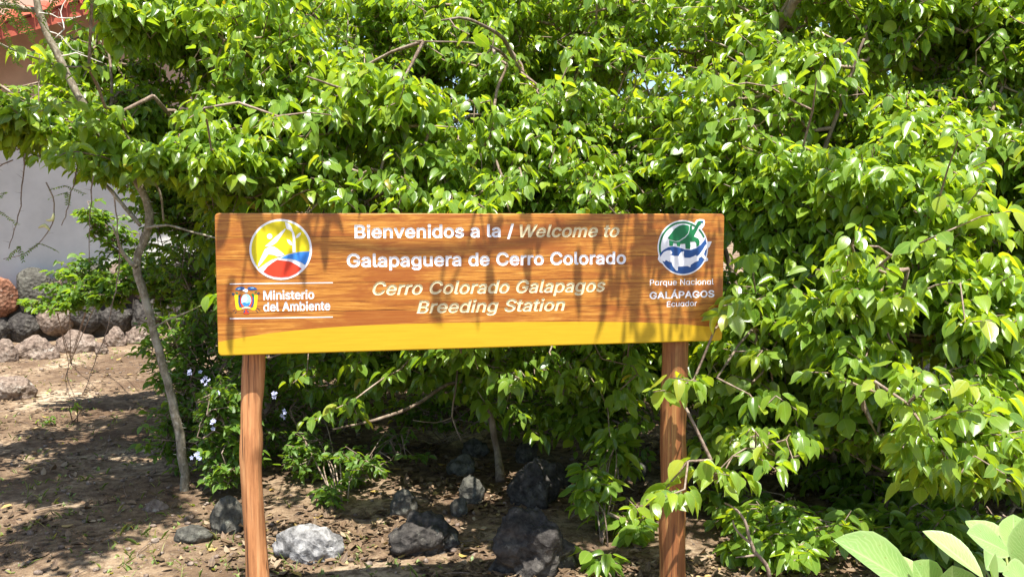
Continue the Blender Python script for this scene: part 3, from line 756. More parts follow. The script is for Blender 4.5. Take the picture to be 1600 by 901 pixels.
# ------------------------------------------------------------------ the sign
BL = np.array([-1.0330, 3.0907, 1.0700])
BYAW = math.atan2(0.3948, 1.8664)
BU = np.array([math.cos(BYAW), math.sin(BYAW), 0.0])
BN = np.array([math.sin(BYAW), -math.cos(BYAW), 0.0])
BW, BH = 1.9070, 0.500


def buv(px, py, off=0.0):
    r = ray(px, py)
    t = np.dot(BL - BN * off - EYE, BN) / np.dot(r, BN)
    p = EYE + r * t - BL
    return float(np.dot(p, BU)), float(p[2])


def wood_material():
    m = N('varnished_wood', 0.36, 0.4)
    oi = m.n('ObjectInfo')
    tc = m.n('TexCoord')
    offs = m.n('VectorMath', operation='ADD')
    m.l(tc.outputs['Object'], offs.inputs[0])
    cmb = m.n('CombineXYZ')
    m.l(m.math('MULTIPLY', oi.outputs['Random'], 7.0), cmb.inputs[0])
    m.l(m.math('MULTIPLY', oi.outputs['Random'], 3.0), cmb.inputs[2])
    m.l(cmb.outputs[0], offs.inputs[1])

    def mp(s):
        q = m.n('Mapping')
        q.inputs['Scale'].default_value = s
        m.l(offs.outputs[0], q.inputs[0])
        return q.outputs[0]
    big = m.noise(mp((1.4, 1, 5.0)), 2.6, 4, 0.6, 1.2)
    grain = m.noise(mp((1.2, 1, 26.0)), 5.0, 7, 0.7, 0.6)
    fine = m.noise(mp((3.0, 1, 90.0)), 9.0, 4, 0.6)
    c = m.ramp(grain, [(0.32, (0.13, 0.038, 0.008)), (0.43, (0.32, 0.112, 0.017)), (0.54, (0.47, 0.20, 0.032)), (0.70, (0.60, 0.315, 0.075))])
    c = m.mix(m.ramp(big, [(0.42, (0, 0, 0)), (0.62, (0.8, 0.8, 0.8))]), c, (0.27, 0.075, 0.014))
    c = m.mix(m.ramp(fine, [(0.30, (0.75, 0.75, 0.75)), (0.42, (0, 0, 0))]), c, (0.17, 0.05, 0.012))
    # small knots
    vo = m.n('TexVoronoi')
    vo.inputs['Scale'].default_value = 1.0
    m.l(mp((2.4, 1, 9.0)), vo.inputs['Vector'])
    c = m.mix(m.ramp(vo.outputs['Distance'], [(0.05, (0.9, 0.9, 0.9)), (0.16, (0, 0, 0))]), c, (0.15, 0.04, 0.010))
    # painted yellow band, its upper edge is an arc
    pts = [(342, 534), (400, 523), (450, 517), (530, 510), (600, 506.5), (680, 504.5), (740, 503.5), (820, 502.5), (900, 502), (970, 502.5), (1030, 504.5), (1085, 508), (1128, 512)]
    uv = np.array([buv(*p) for p in pts])
    co = np.polyfit(uv[:, 0], uv[:, 1], 4)
    sp = m.n('SeparateXYZ')
    m.l(tc.outputs['Object'], sp.inputs[0])
    acc = None
    for k in co:
        acc = m.math('ADD', m.math('MULTIPLY', acc, sp.outputs[0]), float(k)) if acc is not None else m.math('ADD', m.math('MULTIPLY', sp.outputs[0], 0.0), float(k))
    msk = m.math('MULTIPLY', m.math('SUBTRACT', acc, sp.outputs[2]), 900.0, clamp=True)
    msk = m.math('MULTIPLY', msk, m.math('LESS_THAN', sp.outputs[1], 0.012))
    yel = m.ramp(grain, [(0.3, (0.47, 0.285, 0.006)), (0.7, (0.55, 0.345, 0.010))])
    c = m.mix(msk, c, yel)
    m.l(m.math('ADD', 0.34, m.math('MULTIPLY', msk, 0.22)), m.b.inputs['Roughness'])
    m.bump(m.math('ADD', fine, grain), 0.12, 0.002)
    return m.col(c)


M_WOOD = wood_material()
M_WHITE = plain('paint_white', (0.80, 0.81, 0.84), 0.5, 0.3, 60, 0.04)
M_CREAM = plain('paint_cream', (0.70, 0.61, 0.39), 0.5, 0.3, 60, 0.06)
M_YEL = plain('paint_yellow', (0.68, 0.57, 0.012), 0.45, 0.3, 40, 0.05)
M_BLUE = plain('paint_blue', (0.04, 0.22, 0.66), 0.45, 0.3, 40, 0.06)
M_RED = plain('paint_red', (0.66, 0.05, 0.02), 0.45, 0.3, 40, 0.06)
M_GRN = plain('paint_green', (0.012, 0.16, 0.055), 0.45, 0.3, 40, 0.06)
M_NAVY = plain('paint_navy', (0.02, 0.075, 0.24), 0.45, 0.3, 40, 0.06)
M_SKYB = plain('paint_sky', (0.30, 0.62, 0.80), 0.45, 0.3, 90, 0.35)
M_DARK = plain('paint_dark', (0.04, 0.045, 0.07), 0.5, 0.3, 40, 0.2)


def post_material(name, c1, c2, c3):
    m = N(name, 0.55, 0.35)
    a = m.noise(m.coords((1, 1, 0.045)), 55, 7, 0.7, 0.25)
    b = m.noise(m.coords((1, 1, 0.3)), 5.5, 4, 0.6, 1.0)
    kn = m.n('TexVoronoi')
    kn.inputs['Scale'].default_value = 1.0
    m.l(m.coords((9, 9, 4.0)), kn.inputs['Vector'])
    c = m.ramp(a, [(0.3, c1), (0.5, c2), (0.72, c3)])
    c = m.mix(m.ramp(b, [(0.42, (0, 0, 0)), (0.66, (0.6, 0.6, 0.6))]), c, c1)
    c = m.mix(m.ramp(kn.outputs['Distance'], [(0.08, (0.7, 0.7, 0.7)), (0.2, (0, 0, 0))]), c, tuple(x * 0.4 for x in c1))
    cr = m.noise(m.coords((1, 1, 0.02)), 90, 3, 0.5, 0.1)
    c = m.mix(m.ramp(cr, [(0.34, (0.9, 0.9, 0.9)), (0.40, (0, 0, 0))]), c, (0.07, 0.025, 0.012))
    m.bump(m.math('ADD', a, m.math('MULTIPLY', b, 2.0)), 0.5, 0.004)
    return m.col(c)


M_POST_L = post_material('post_orange_brown', (0.20, 0.075, 0.028), (0.46, 0.20, 0.078), (0.60, 0.33, 0.15))
M_POST_R = post_material('post_red_brown', (0.14, 0.045, 0.016), (0.31, 0.12, 0.042), (0.54, 0.32, 0.11))

sign = empty('welcome_sign', (BL[0], BL[1], 0.0), BYAW)
tag(sign, 'varnished orange wooden welcome sign with yellow band and carved white lettering on two round posts', 'sign')


def slocal(u, d, z):           # board plane -> local of the sign empty; d = distance behind the front face
    return (u, d, z)


GD = json.loads(GLYPHS)


def text_loops(s, font, p0, p1, caph_px, shear=0.0, cw=None):
    """loops in board uv for string s between pixel p0 (left end of baseline) and p1 (right end)"""
    g = GD[font]
    x = 0.0
    out = []
    for ch in s:
        if ch == ' ':
            x += GD['sp'] * (1.15 if cw is None else cw)
            continue
        ad, loops = g[ch]
        G = []
        for L in loops:
            a = np.array(L, float)
            a[:, 0] += x + a[:, 1] * shear
            G.append(a)
        out.append(G)
        x += ad * 1.0 + 8
    A = np.vstack([a for G in out for a in G])
    xmin, xmax = A[:, 0].min(), A[:, 0].max()
    u0, v0 = buv(*p0)
    u1, v1 = buv(*p1)
    uc, vc = buv(p0[0], p0[1] - caph_px)
    capf = 545.0
    res = []
    for G in out:
        R = []
        for a in G:
            t = (a[:, 0] - xmin) / (xmax - xmin)
            R.append(np.stack([u0 + t * (u1 - u0), v0 + t * (v1 - v0) + a[:, 1] / capf * (vc - v0)], 1))
        res.append(R)
    return res


LINES = [
    ('Bienvenidos a la /', 'B', (554, 371.5), (803, 369.5), 21, 0.0, M_WHITE, 'Bienvenidos', 0.0024),
    ('Welcome to', 'B', (812, 370), (968, 369), 20, 0.22, M_CREAM, 'Welcome', 0.0021),
    ('Galapaguera de Cerro Colorado', 'B', (542, 416.5), (978, 411.5), 21, 0.0, M_WHITE, 'Galapaguera', 0.0024),
    ('Cerro Colorado Galapagos', 'B', (582, 460), (946, 454.5), 21, 0.22, M_CREAM, 'Cerro', 0.0021),
    ('Breeding Station', 'B', (651, 488.5), (883, 484), 20, 0.22, M_CREAM, 'Breeding', 0.0021),
    ('Ministerio', 'B', (411.5, 467.5), (491, 466), 14.5, 0.0, M_WHITE, 'Ministerio', 0.0011),
    ('del Ambiente', 'B', (411.5, 485.5), (516, 483.5), 14.5, 0.0, M_WHITE, 'Ambiente', 0.0011),
    ('Pɑrque Nɑcionɑl', 'R', (1015.5, 445.5), (1115, 444), 9.5, 0.0, M_WHITE, 'Parque', 0.0008),
    ('GALÁPAGOS', 'B', (1015, 466.5), (1116, 463.5), 11, 0.0, M_WHITE, 'GALAPAGOS', 0.0009),
    ('Ecuɑdor', 'R', (1042, 479), (1089, 477.5), 9, 0.0, M_WHITE, 'Ecuador', 0.0008),
]
for _c in ('P', 'N', 'E'):
    pass
all_loops = []
letter_sets = []
for s, f, p0, p1, ch, sh, mt, key, dep in LINES:
    L = text_loops(s, f, p0, p1, ch, sh)
    letter_sets.append((L, mt, dep))
    all_loops += [a for G in L for a in G]


def curve_2d(loops, fill='BOTH', **kw):
    cu = bpy.data.curves.new('outline', 'CURVE')
    cu.dimensions = '2D'
    cu.fill_mode = fill
    for a in loops:
        sp = cu.splines.new('POLY')
        sp.points.add(len(a) - 1)
        sp.points.foreach_set('co', np.concatenate([np.column_stack([a, np.zeros(len(a)), np.ones(len(a))]).ravel()]))
        sp.use_cyclic_u = True
    for k, v in kw.items():
        setattr(cu, k, v)
    o = bpy.data.objects.new('outline', cu)
    COL.objects.link(o)
    dg = bpy.context.evaluated_depsgraph_get()
    dg.update()
    me = bpy.data.meshes.new_from_object(o.evaluated_get(dg))
    bpy.data.objects.remove(o)
    bpy.data.curves.remove(cu)
    n = len(me.vertices)
    V = np.zeros(n * 3)
    me.vertices.foreach_get('co', V)
    V = V.reshape(-1, 3)
    Fs = [tuple(p.vertices) for p in me.polygons]
    bpy.data.meshes.remove(me)
    return V, Fs


def rrect(w, h, r, ins=0.0, k=6):
    pts = []
    for cx, cy, a0 in ((w - r, h - r, 0), (r, h - r, 90), (r, r, 180), (w - r, r, 270)):
        for i in range(k + 1):
            a = math.radians(a0 + 90 * i / k)
            pts.append((cx + (r - ins) * math.cos(a), cy + (r - ins) * math.sin(a)))
    return np.array(pts)


# board: front face with the letters cut out, rounded rim, sides and back, then cut into planks
PROF = [(0.0045, 0.0), (0.0022, 0.0007), (0.0007, 0.0022), (0.0, 0.0045), (0.0, 0.042), (0.003, 0.045)]
RC = 0.014
Vf, Ff = curve_2d([rrect(BW, BH, RC, 0.0045)] + all_loops)
bb = bmesh.new()
fv = [bb.verts.new((v[0], 0.0, v[1])) for v in Vf]
for f in Ff:
    try:
        bb.faces.new([fv[i] for i in f])
    except ValueError:
        pass
for f in bb.faces:
    f.normal_update()
    if f.normal.y > 0:
        f.normal_flip()
rings = []
for ins, dep in PROF:
    rings.append([bb.verts.new((p[0], dep, p[1])) for p in rrect(BW, BH, RC, ins)])
for a, b in zip(rings[:-1], rings[1:]):
    n = len(a)
    for i in range(n):
        bb.faces.new((a[i], b[i], b[(i + 1) % n], a[(i + 1) % n]))
bb.faces.new(rings[-1])
JOINTS = [0.0, 0.150, 0.252, 0.338, 0.416, BH]
cache_me = bpy.data.meshes.new('board_full')
bb.to_mesh(cache_me)
bb.free()
for i in range(5):
    b2 = bmesh.new()
    b2.from_mesh(cache_me)
    lo, hi = JOINTS[i] + (0.0007 if i else -1), JOINTS[i + 1] - (0.0007 if i < 4 else -1)
    for z, nz in ((lo, -1), (hi, 1)):
        geom = list(b2.verts) + list(b2.edges) + list(b2.faces)
        bmesh.ops.bisect_plane(b2, geom=geom, dist=1e-7, plane_co=(0, 0, z), plane_no=(0, 0, nz), clear_outer=True)
    for z, ok in ((lo, i > 0), (hi, i < 4)):
        if ok:
            q = [b2.verts.new(p) for p in ((0.0006, 0.0046, z), (BW - 0.0006, 0.0046, z), (BW - 0.0006, 0.044, z), (0.0006, 0.044, z))]
            b2.faces.new(q)
    me = bpy.data.meshes.new('plank')
    b2.to_mesh(me)
    b2.free()
    o = link('plank', me, M_WOOD, sign)
    o.location = (0, 0, BL[2])
bpy.data.meshes.remove(cache_me)
# dark glue line behind the joints
gl = MB()
for z in JOINTS[1:-1]:
    gl.box((0.003, 0.0052, z - 0.004), (BW - 0.003, 0.040, z + 0.004))
o = gl.build('glue_line', M_DARK, sign, False)
o.location = (0, 0, BL[2])

# v-cut letters: walls slope in from the outline to the floor
for (LL, mt, dep), (s, f, p0, p1, ch, sh, _m, key, _d) in zip(letter_sets, LINES):
    A = np.vstack([a for G in LL for a in G])
    org = np.array([A[:, 0].min(), A[:, 1].min()])
    word = empty('lettering', (org[0], 0, BL[2] + org[1]))
    word.parent = sign
    word['label'] = ('white' if mt is M_WHITE else 'cream italic') + ' carved words ' + s.replace('ɑ', 'a').replace(' /', '')
    for G in LL:
        V, Fs = curve_2d([a - org for a in G], 'BOTH', bevel_depth=dep, bevel_resolution=0, offset=-dep)
        top = V[:, 2] >= -1e-6
        keep = [f_ for f_ in Fs if all(top[i] for i in f_)]
        used = sorted({i for f_ in keep for i in f_})
        mp_ = {a: b for b, a in enumerate(used)}
        VV = [(V[i, 0], max(V[i, 2], 0) * 1.7, V[i, 1]) for i in used]
        me = mesh_py('letter', VV, [tuple(mp_[i] for i in f_) for f_ in keep])
        bmx = bmesh.new()
        bmx.from_mesh(me)
        for f_ in bmx.faces:
            f_.normal_update()
            if f_.normal.y > 0:
                f_.normal_flip()
        bmx.to_mesh(me)
        bmx.free()
        link('letter', me, mt, word)


def plate(name, polys, mat, d0, d1, zx=None, parent=None, holes=()):
    """flat relief of uv polygons from depth d0 (back) to d1 (front, negative = proud)"""
    V, Fs = curve_2d([np.asarray(p, float) for p in polys] + [np.asarray(p, float) for p in holes], extrude=abs(d0 - d1) / 2)
    mid = (d0 + d1) / 2
    o = link(name, mesh_py(name, [(v[0], mid - v[2], v[1]) for v in V], [f[::-1] for f in Fs]), mat, parent or sign)
    if parent is None:
        o.location = (0, 0, BL[2])
    return o


def zc(x0, y0, s):
    def f(pts):
        return np.array([buv(x0 + x / s, y0 + y / s) for x, y in pts])
    return f


def ell(cx, cy, rx, ry, a0=0, a1=360, n=56):
    full = abs(a1 - a0) >= 360
    return [(cx + rx * math.cos(math.radians(a)), cy - ry * math.sin(math.radians(a))) for a in np.linspace(a0, a1, n, endpoint=not full)]


# ministry emblem
q = zc(385, 340, 9.01)
em = plate('ministry_emblem', [q(ell(483, 447, 441, 427))], M_WHITE, 0.004, -0.0008)
em['label'] = 'round yellow, blue and red emblem of a reaching figure and a sapling'
inner = lambda a0, a1, n=40: ell(481, 445, 409, 395, a0, a1, n)
hill = [(860, 471), (760, 478), (660, 495), (560, 520), (440, 560), (360, 585), (270, 640), (168, 712)]
fig = [ell(328, 262, 38, 38, n=16),
       [(262, 402), (345, 330), (420, 260), (500, 190), (549, 152), (548, 175), (490, 262), (425, 350), (370, 388), (320, 407)],
       [(163, 687), (168, 650), (215, 540), (262, 442), (330, 407), (385, 405), (440, 438), (500, 488), (538, 523), (500, 536), (440, 548), (380, 522), (310, 515), (265, 575), (215, 640), (180, 683)],
       [(640, 203), (655, 185), (672, 215), (690, 280), (690, 483), (650, 492), (650, 395), (655, 300)],
       [(542, 62), (600, 80), (635, 125), (655, 184), (640, 202), (600, 170), (566, 160), (553, 110)],
       [(568, 303), (610, 313), (638, 345), (648, 390), (610, 380), (582, 345)],
       [(697, 290), (705, 250), (740, 217), (772, 207), (762, 240), (730, 278)]]
yel = [(x, y) for x, y in inner(-4, 222)] + hill[::-1]
plate('emblem_field', [q(yel)], M_YEL, 0.0, -0.0018, parent=em)
for i, fp in enumerate(fig):
    nm = 'emblem_figure' if i < 3 else 'emblem_sapling'
    plate(nm, [q(fp)], M_WHITE, -0.0012, -0.0026, parent=em)
plate('emblem_blue_hill', [q([(480, 573), (560, 533), (640, 508), (750, 486), (888, 478), (878, 540), (852, 620), (825, 665), (760, 622), (680, 590), (580, 577)])], M_BLUE, 0.0, -0.0019, parent=em)
plate('emblem_red_hill', [q([(238, 760), (300, 685), (370, 630), (435, 590), (530, 603), (620, 618), (710, 665), (778, 718), (700, 785), (600, 830), (490, 840), (380, 828), (300, 800)])], M_RED, 0.0, -0.0019, parent=em)

# park emblem
q = zc(1020, 336, 9.01)
base = plate('park_emblem', [q(ell(422, 458, 355, 387, n=64))], M_WHITE, 0.004, -0.0006)
base['label'] = 'round green and blue emblem with a tortoise above a hammerhead shark'
for bp in ([(570, 160), (585, 120), (612, 72), (660, 56), (722, 63), (733, 100), (722, 152), (690, 195), (640, 240)],
           [(740, 390), (765, 374), (830, 370), (796, 452), (760, 470)],
           [(100, 560), (82, 565), (70, 620), (95, 660), (140, 688), (200, 690)],
           [(730, 585), (777, 608), (776, 642), (730, 655), (700, 640)]):
    plate('emblem_outline', [q(bp)], M_WHITE, 0.0038, -0.0009, parent=base)


def arc(rx0, ry0, rx1, ry1, a0, a1, n=40):
    return ell(422, 458, rx0, ry0, a0, a1, n) + ell(422, 458, rx1, ry1, a1, a0, n)


plate('emblem_ring', [q(arc(337, 368, 312, 343, 194, 58))], M_GRN, 0, -0.0016, parent=base)
plate('emblem_ring', [q(arc(337, 368, 312, 343, 46, 24, 12))], M_GRN, 0, -0.0016, parent=base)
wave_top = [(745, 320), (720, 360), (670, 420), (610, 465), (530, 490), (450, 485), (370, 455), (290, 440), (220, 450), (150, 490), (94, 545)]
plate('emblem_sea', [q(ell(422, 458, 337, 368, 194, 382, 60) + wave_top)], M_NAVY, 0, -0.0017, parent=base)
shark = [(100, 610), (110, 575), (150, 520), (200, 497), (250, 495), (272, 525), (262, 545), (235, 555), (300, 575), (360, 575), (395, 520),
         (437, 507), (432, 560), (440, 600), (520, 600), (580, 575), (605, 560), (615, 580), (650, 560), (700, 490), (740, 420), (775, 392),
         (815, 378), (780, 440), (730, 500), (715, 550), (740, 600), (768, 622), (730, 625), (680, 580), (640, 610), (640, 640), (580, 665),
         (530, 700), (525, 730), (480, 715), (420, 720), (350, 725), (350, 780), (325, 780), (280, 720), (262, 670), (215, 650), (180, 630),
         (165, 655), (115, 640)]
plate('emblem_shark', [q(shark)], M_WHITE, -0.0012, -0.0027, parent=base)
for gp in ([(240, 655), (250, 645), (254, 648), (244, 660)], [(252, 668), (262, 656), (266, 660), (256, 672)], [(228, 650), (236, 640), (240, 644), (232, 654)]):
    plate('emblem_gill', [q(gp)], M_NAVY, -0.0025, -0.003, parent=base)
shell = [(208, 322), (250, 265), (310, 190), (370, 150), (420, 135), (470, 140), (508, 150), (510, 200), (493, 255), (448, 306), (408, 332), (368, 360), (320, 367), (240, 343)]
body_ = [(228, 352), (320, 378), (374, 372), (416, 342), (458, 315), (500, 265), (516, 205), (518, 148), (549, 146), (551, 205), (575, 195), (600, 150), (630, 90), (660, 80), (705, 80), (712, 100),
         (705, 125), (680, 125), (650, 150), (620, 210), (575, 300), (640, 330), (658, 370), (655, 420), (612, 450), (610, 395), (590, 370),
         (520, 375), (530, 430), (522, 478), (460, 473), (455, 402), (385, 407), (378, 444), (340, 434), (335, 400), (285, 390), (280, 434), (232, 432)]
plate('emblem_shell', [q(shell)], M_GRN, 0, -0.0022, parent=base)
plate('emblem_tortoise', [q(body_)], M_GRN, 0, -0.0019, parent=base)
plate('emblem_eye', [q([(668, 82), (708, 86), (704, 104), (676, 98)])], M_NAVY, -0.0015, -0.0024, parent=base)
plate('emblem_mouth', [q([(672, 118), (712, 112), (712, 120), (676, 126)])], M_WHITE, -0.0015, -0.0024, parent=base)

# national coat of arms, printed flat
q = zc(355, 440, 15.0)
mir = lambda P: [(890 - x, y) for x, y in P]
fy = [(170, 310), (262, 310), (256, 480), (276, 600), (355, 632), (300, 665), (232, 662), (200, 600), (182, 450)]
fb = [(262, 322), (300, 322), (300, 500), (352, 592), (300, 590), (264, 500)]
fr = [(302, 330), (328, 330), (332, 470), (390, 582), (340, 592), (303, 500)]
coat = plate('coat_of_arms', [q(ell(445, 435, 118, 148, n=28))], M_SKYB, 0.002, -0.0007)
coat['label'] = 'small national coat of arms with condor, flags and oval landscape'
for P, mt in ((fy, M_YEL), (fb, M_NAVY), (fr, M_RED)):
    plate('arms_flag', [q(P)], mt, 0.001, -0.0004, parent=coat)
    plate('arms_flag', [q(mir(P))], mt, 0.001, -0.0004, parent=coat)
lw = [(185, 185), (205, 155), (245, 128), (320, 113), (398, 128), (420, 175), (345, 196), (262, 192)]
for P in (lw, mir(lw)):
    plate('arms_wing', [q(P)], M_NAVY, 0.001, -0.0009, parent=coat)
for P in ([(235, 175), (300, 150), (330, 160), (270, 182)], [(540, 140), (610, 135), (640, 150), (560, 152)]):
    plate('arms_feather', [q(P)], M_SKYB, -0.0005, -0.0012, parent=coat)
plate('arms_condor', [q([(350, 205), (420, 165), (475, 180), (490, 210), (465, 250), (425, 245), (400, 222)])], M_WHITE, 0.001, -0.0013, parent=coat)
plate('arms_scene', [q([(335, 420), (390, 330), (450, 320), (470, 400), (440, 470), (360, 480)])], M_WHITE, -0.0003, -0.0011, parent=coat)
plate('arms_scene', [q([(350, 505), (400, 480), (450, 500), (540, 490), (500, 560), (440, 580), (390, 560)])], M_BLUE, -0.0003, -0.0012, parent=coat)
plate('arms_ribbon', [q([(340, 612), (440, 575), (550, 600), (540, 632), (440, 622), (350, 640)])], M_CREAM, 0.001, -0.0013, parent=coat)
for P, mt in (([(425, 640), (470, 640), (480, 700), (520, 742), (440, 758), (380, 742), (415, 700)], M_RED), ([(380, 715), (420, 650), (430, 700), (400, 735)], M_NAVY),
              ([(510, 715), (470, 650), (462, 700), (490, 735)], M_NAVY)):
    plate('arms_tassel', [q(P)], mt, 0.001, -0.0011, parent=coat)
for P, mt in (([(105, 260), (170, 262), (180, 300), (140, 318), (110, 300)], M_DARK), ([(185, 240), (250, 250), (240, 292), (205, 262)], M_GRN),
              ([(258, 322), (320, 300), (312, 350), (262, 350)], M_DARK), ([(565, 300), (600, 270), (640, 320), (620, 352), (575, 330)], M_GRN),
              ([(690, 270), (740, 240), (768, 262), (735, 300)], M_DARK), ([(640, 240), (700, 215), (690, 240), (650, 262)], M_GRN),
              ([(170, 738), (215, 690), (222, 697), (185, 742)], M_DARK), ([(130, 690), (180, 655), (184, 662), (134, 697)], M_DARK),
              ([(665, 665), (725, 722), (730, 715), (672, 657)], M_DARK), ([(690, 610), (772, 682), (778, 672), (700, 605)], M_DARK)):
    plate('arms_laurel', [q(P)], mt, 0.001, -0.001, parent=coat)

# two thin rules
for ya, yb in ((443.5, 441.5), (497.5, 495.0)):
    P = [buv(359, ya + 0.7), buv(520, yb + 0.7), buv(520, yb - 0.7), buv(359, ya - 0.7)]
    plate('ruled_line', [P], M_WHITE, 0.001, -0.0005)


# posts
def post(pxs, mat, seed, top_z):
    """pxs: rows (py, left px, right px)"""
    pts = []
    for py, xl, xr in pxs:
        u0, v0 = buv(xl, py, 0.093)
        u1, v1 = buv(xr, py, 0.093)
        pts.append(((u0 + u1) / 2, v0 + BL[2], (u1 - u0) / 2 * 0.985))
    pts.sort(key=lambda t: t[1])
    P = np.array(pts)
    zs = np.linspace(-0.3, top_z, 44)
    us = np.interp(zs, P[:, 1], P[:, 0])
    rs = np.interp(zs, P[:, 1], P[:, 2])
    sides = 22
    rg = np.random.default_rng(seed)
    V, Fs = [], []
    for i, z in enumerate(zs):
        for j in range(sides):
            a = 2 * math.pi * j / sides
            nz = mnoise.noise(Vector((math.cos(a) * 1.3 + seed, math.sin(a) * 1.3, z * 4.0))) * 0.17 + mnoise.noise(Vector((math.cos(a) * 3 + seed, math.sin(a) * 3, z * 2.2))) * 0.09
            r = rs[i] * (1 + nz)
            V.append((us[i] + r * math.cos(a), 0.093 + r * math.sin(a) * 0.95, z))
    for i in range(len(zs) - 1):
        for j in range(sides):
            k = (j + 1) % sides
            Fs.append((i * sides + j, i * sides + k, (i + 1) * sides + k, (i + 1) * sides + j))
    Fs.append(tuple((len(zs) - 1) * sides + j for j in range(sides)))
    return link('post', mesh_py('post', V, Fs), mat, sign, True)


pl = post([(400, 380, 414), (556, 380, 414), (580, 379, 414), (610, 377, 413), (640, 375, 410), (668, 375, 410), (690, 374, 413), (712, 374, 411), (740, 376, 410), (790, 378, 412), (850, 381, 416), (901, 383, 421), (960, 385, 424)], M_POST_L, 3, 1.45)
pl['label'] = 'crooked orange-brown round post on the left'
pr = post([(400, 1036, 1074), (535, 1036, 1075), (600, 1034, 1074), (680, 1033, 1071), (720, 1033, 1072), (800, 1032, 1070), (901, 1030, 1070), (960, 1030, 1070)], M_POST_R, 9, 1.45)
pr['label'] = 'straight red-brown round post on the right'

# ------------------------------------------------------------------ ground
def ground_h(x, y):
    h = 0.035 * mnoise.noise(Vector((x * 0.6, y * 0.6, 3.1))) + 0.018 * mnoise.noise(Vector((x * 2.3, y * 2.3, 7.7))) + 0.008 * mnoise.noise(Vector((x * 8, y * 8, 1.7)))
    return h


def gaxis(lo, hi, step, far):
    a = np.arange(lo, hi + step / 2, step)
    g = []
    d = step
    x = hi
    while x < far:
        d *= 1.35
        x += d
        g.append(x)
    l = []
    d = step
    x = lo
    while x > -far:
        d *= 1.35
        x -= d
        l.append(x)
    return np.array(l[::-1] + list(a) + g)


gx = gaxis(-7.0, 4.5, 0.05, 400)
gy = gaxis(2.5, 12.5, 0.05, 400)
GX, GY = np.meshgrid(gx, gy)
GZ = np.array([[ground_h(x, y) if abs(x) < 60 and abs(y) < 60 else 0.0 for x in gx] for y in gy])
nx_, ny_ = len(gx), len(gy)
idx = np.arange(nx_ * ny_).reshape(ny_, nx_)
fl = np.stack([idx[:-1, :-1], idx[:-1, 1:], idx[1:, 1:], idx[1:, :-1]], -1).reshape(-1)
g = link('ground', mesh_np('ground', np.stack([GX, GY, GZ], -1).reshape(-1, 3), fl, np.full((nx_ - 1) * (ny_ - 1), 4)), M_SOIL, None, True)
tag(g, kind='structure')


# ------------------------------------------------------------------ rocks
def rock_mesh(name, r, seed, sub=4, rough=0.35, angular=0.5, flat=0.0):
    bm = bmesh.new()
    bmesh.ops.create_icosphere(bm, subdivisions=sub, radius=1)
    o = Vector((seed * 3.7, seed * 1.3, seed * 2.1))
    rg = np.random.default_rng(seed)
    planes = [(Vector(norm(rg.normal(0, 1, 3))), rg.uniform(0.62, 0.95)) for _ in range(9)]
    for v in bm.verts:
        n = v.co.normalized()
        k = 1.0
        for pn, pd in planes:
            dd = n.dot(pn)
            if dd > 0.05:
                k = min(k, 1 - angular + angular * min(1.0, pd / dd))
        d = mnoise.noise(n * 1.2 + o) * rough + mnoise.noise(n * 3.3 + o) * rough * 0.45 + mnoise.noise(n * 8 + o) * rough * 0.16 + mnoise.noise(n * 18 + o) * rough * 0.07
        k = k * (1 + d)
        v.co = Vector((n.x * r[0] * k, n.y * r[1] * k, n.z * r[2] * k))
    me = bpy.data.meshes.new(name)
    bm.to_mesh(me)
    bm.free()
    return me


def rock(label, x0, y0, x1, y1, mat, seed, name='rock', Y=None, deep=0.8, group=None, rough=0.3, angular=0.5, sink=0.15, sub=4, rot=0.0):
    """a boulder whose outline fills about the given patch of the photograph and that sits on the ground"""
    cx = (x0 + x1) / 2
    yb = y1
    P = gnd(cx, yb - (y1 - y0) * 0.06) if Y is None else at(cx, (y0 + y1) / 2, Y)
    Yd = P[1]
    rx = (x1 - x0) / 2 / F * Yd
    # front edge on the ground at y1: centre lies behind
    rz = (y1 - y0) / F * Yd
    ry = rx * deep
    Yc = Yd + ry * 0.75
    c = at(cx, yb, Yc)
    rz = rz * (Yc / Yd) * 0.62
    me = rock_mesh(name, (rx * 1.03 * Yc / Yd, ry, rz), seed, sub, rough, angular)
    o = link(name, me, mat, None, True)
    top = max(v.co.z for v in me.vertices)
    ztop = at(cx, y0, Yc)[2]
    o.location = (at(cx, y1, Yc)[0], Yc, ztop - top)
    o.rotation_euler = (0, 0, 0)
    tag(o, label, 'rock', group)
    return o


rock('pale pitted rock lying right of the sign\'s left post', 443, 818, 548, 882, M_ROCK_PALE, 5, deep=0.6, rough=0.38, angular=0.35)
rock('brown-grey rock half hidden behind the left sign post', 325, 772, 384, 838, M_ROCK_GREY, 12, deep=0.7)
rock('low flat stone in the soil left of the left sign post', 272, 818, 333, 852, M_ROCK_GREY, 31, deep=0.7, rough=0.2)
rock('upright grey rock standing above the dark mound, left of centre', 610, 762, 652, 812, M_ROCK_GREY, 8, deep=0.8, rough=0.25)
rock('broad black lava mound with sun flecks, left of centre under the sign', 600, 800, 706, 872, M_ROCK_DARK, 19, deep=0.9, rough=0.5, angular=0.7, sub=5)
rock('grey rock with a sunlit top left of the thin trunk under the sign', 700, 708, 746, 744, M_ROCK_GREY, 23)
rock('squarish grey-blue rock below the thin trunk under the sign', 716, 742, 760, 788, M_ROCK_GREY, 27, rough=0.22)
rock('small grey stone just below left of the squarish rock', 703, 776, 732, 806, M_ROCK_GREY, 34, rough=0.22)
rock('small pale-topped stone farthest back under the sign', 724, 684, 764, 712, M_ROCK_GREY, 37)
rock('dark stone immediately right of the thin trunk under the sign', 806, 686, 842, 722, M_ROCK_GREY, 41)
rock('rough dark lava boulder leaning on top of the black mound', 800, 716, 872, 800, M_ROCK_DARK, 44, deep=0.8, rough=0.4, sub=5)
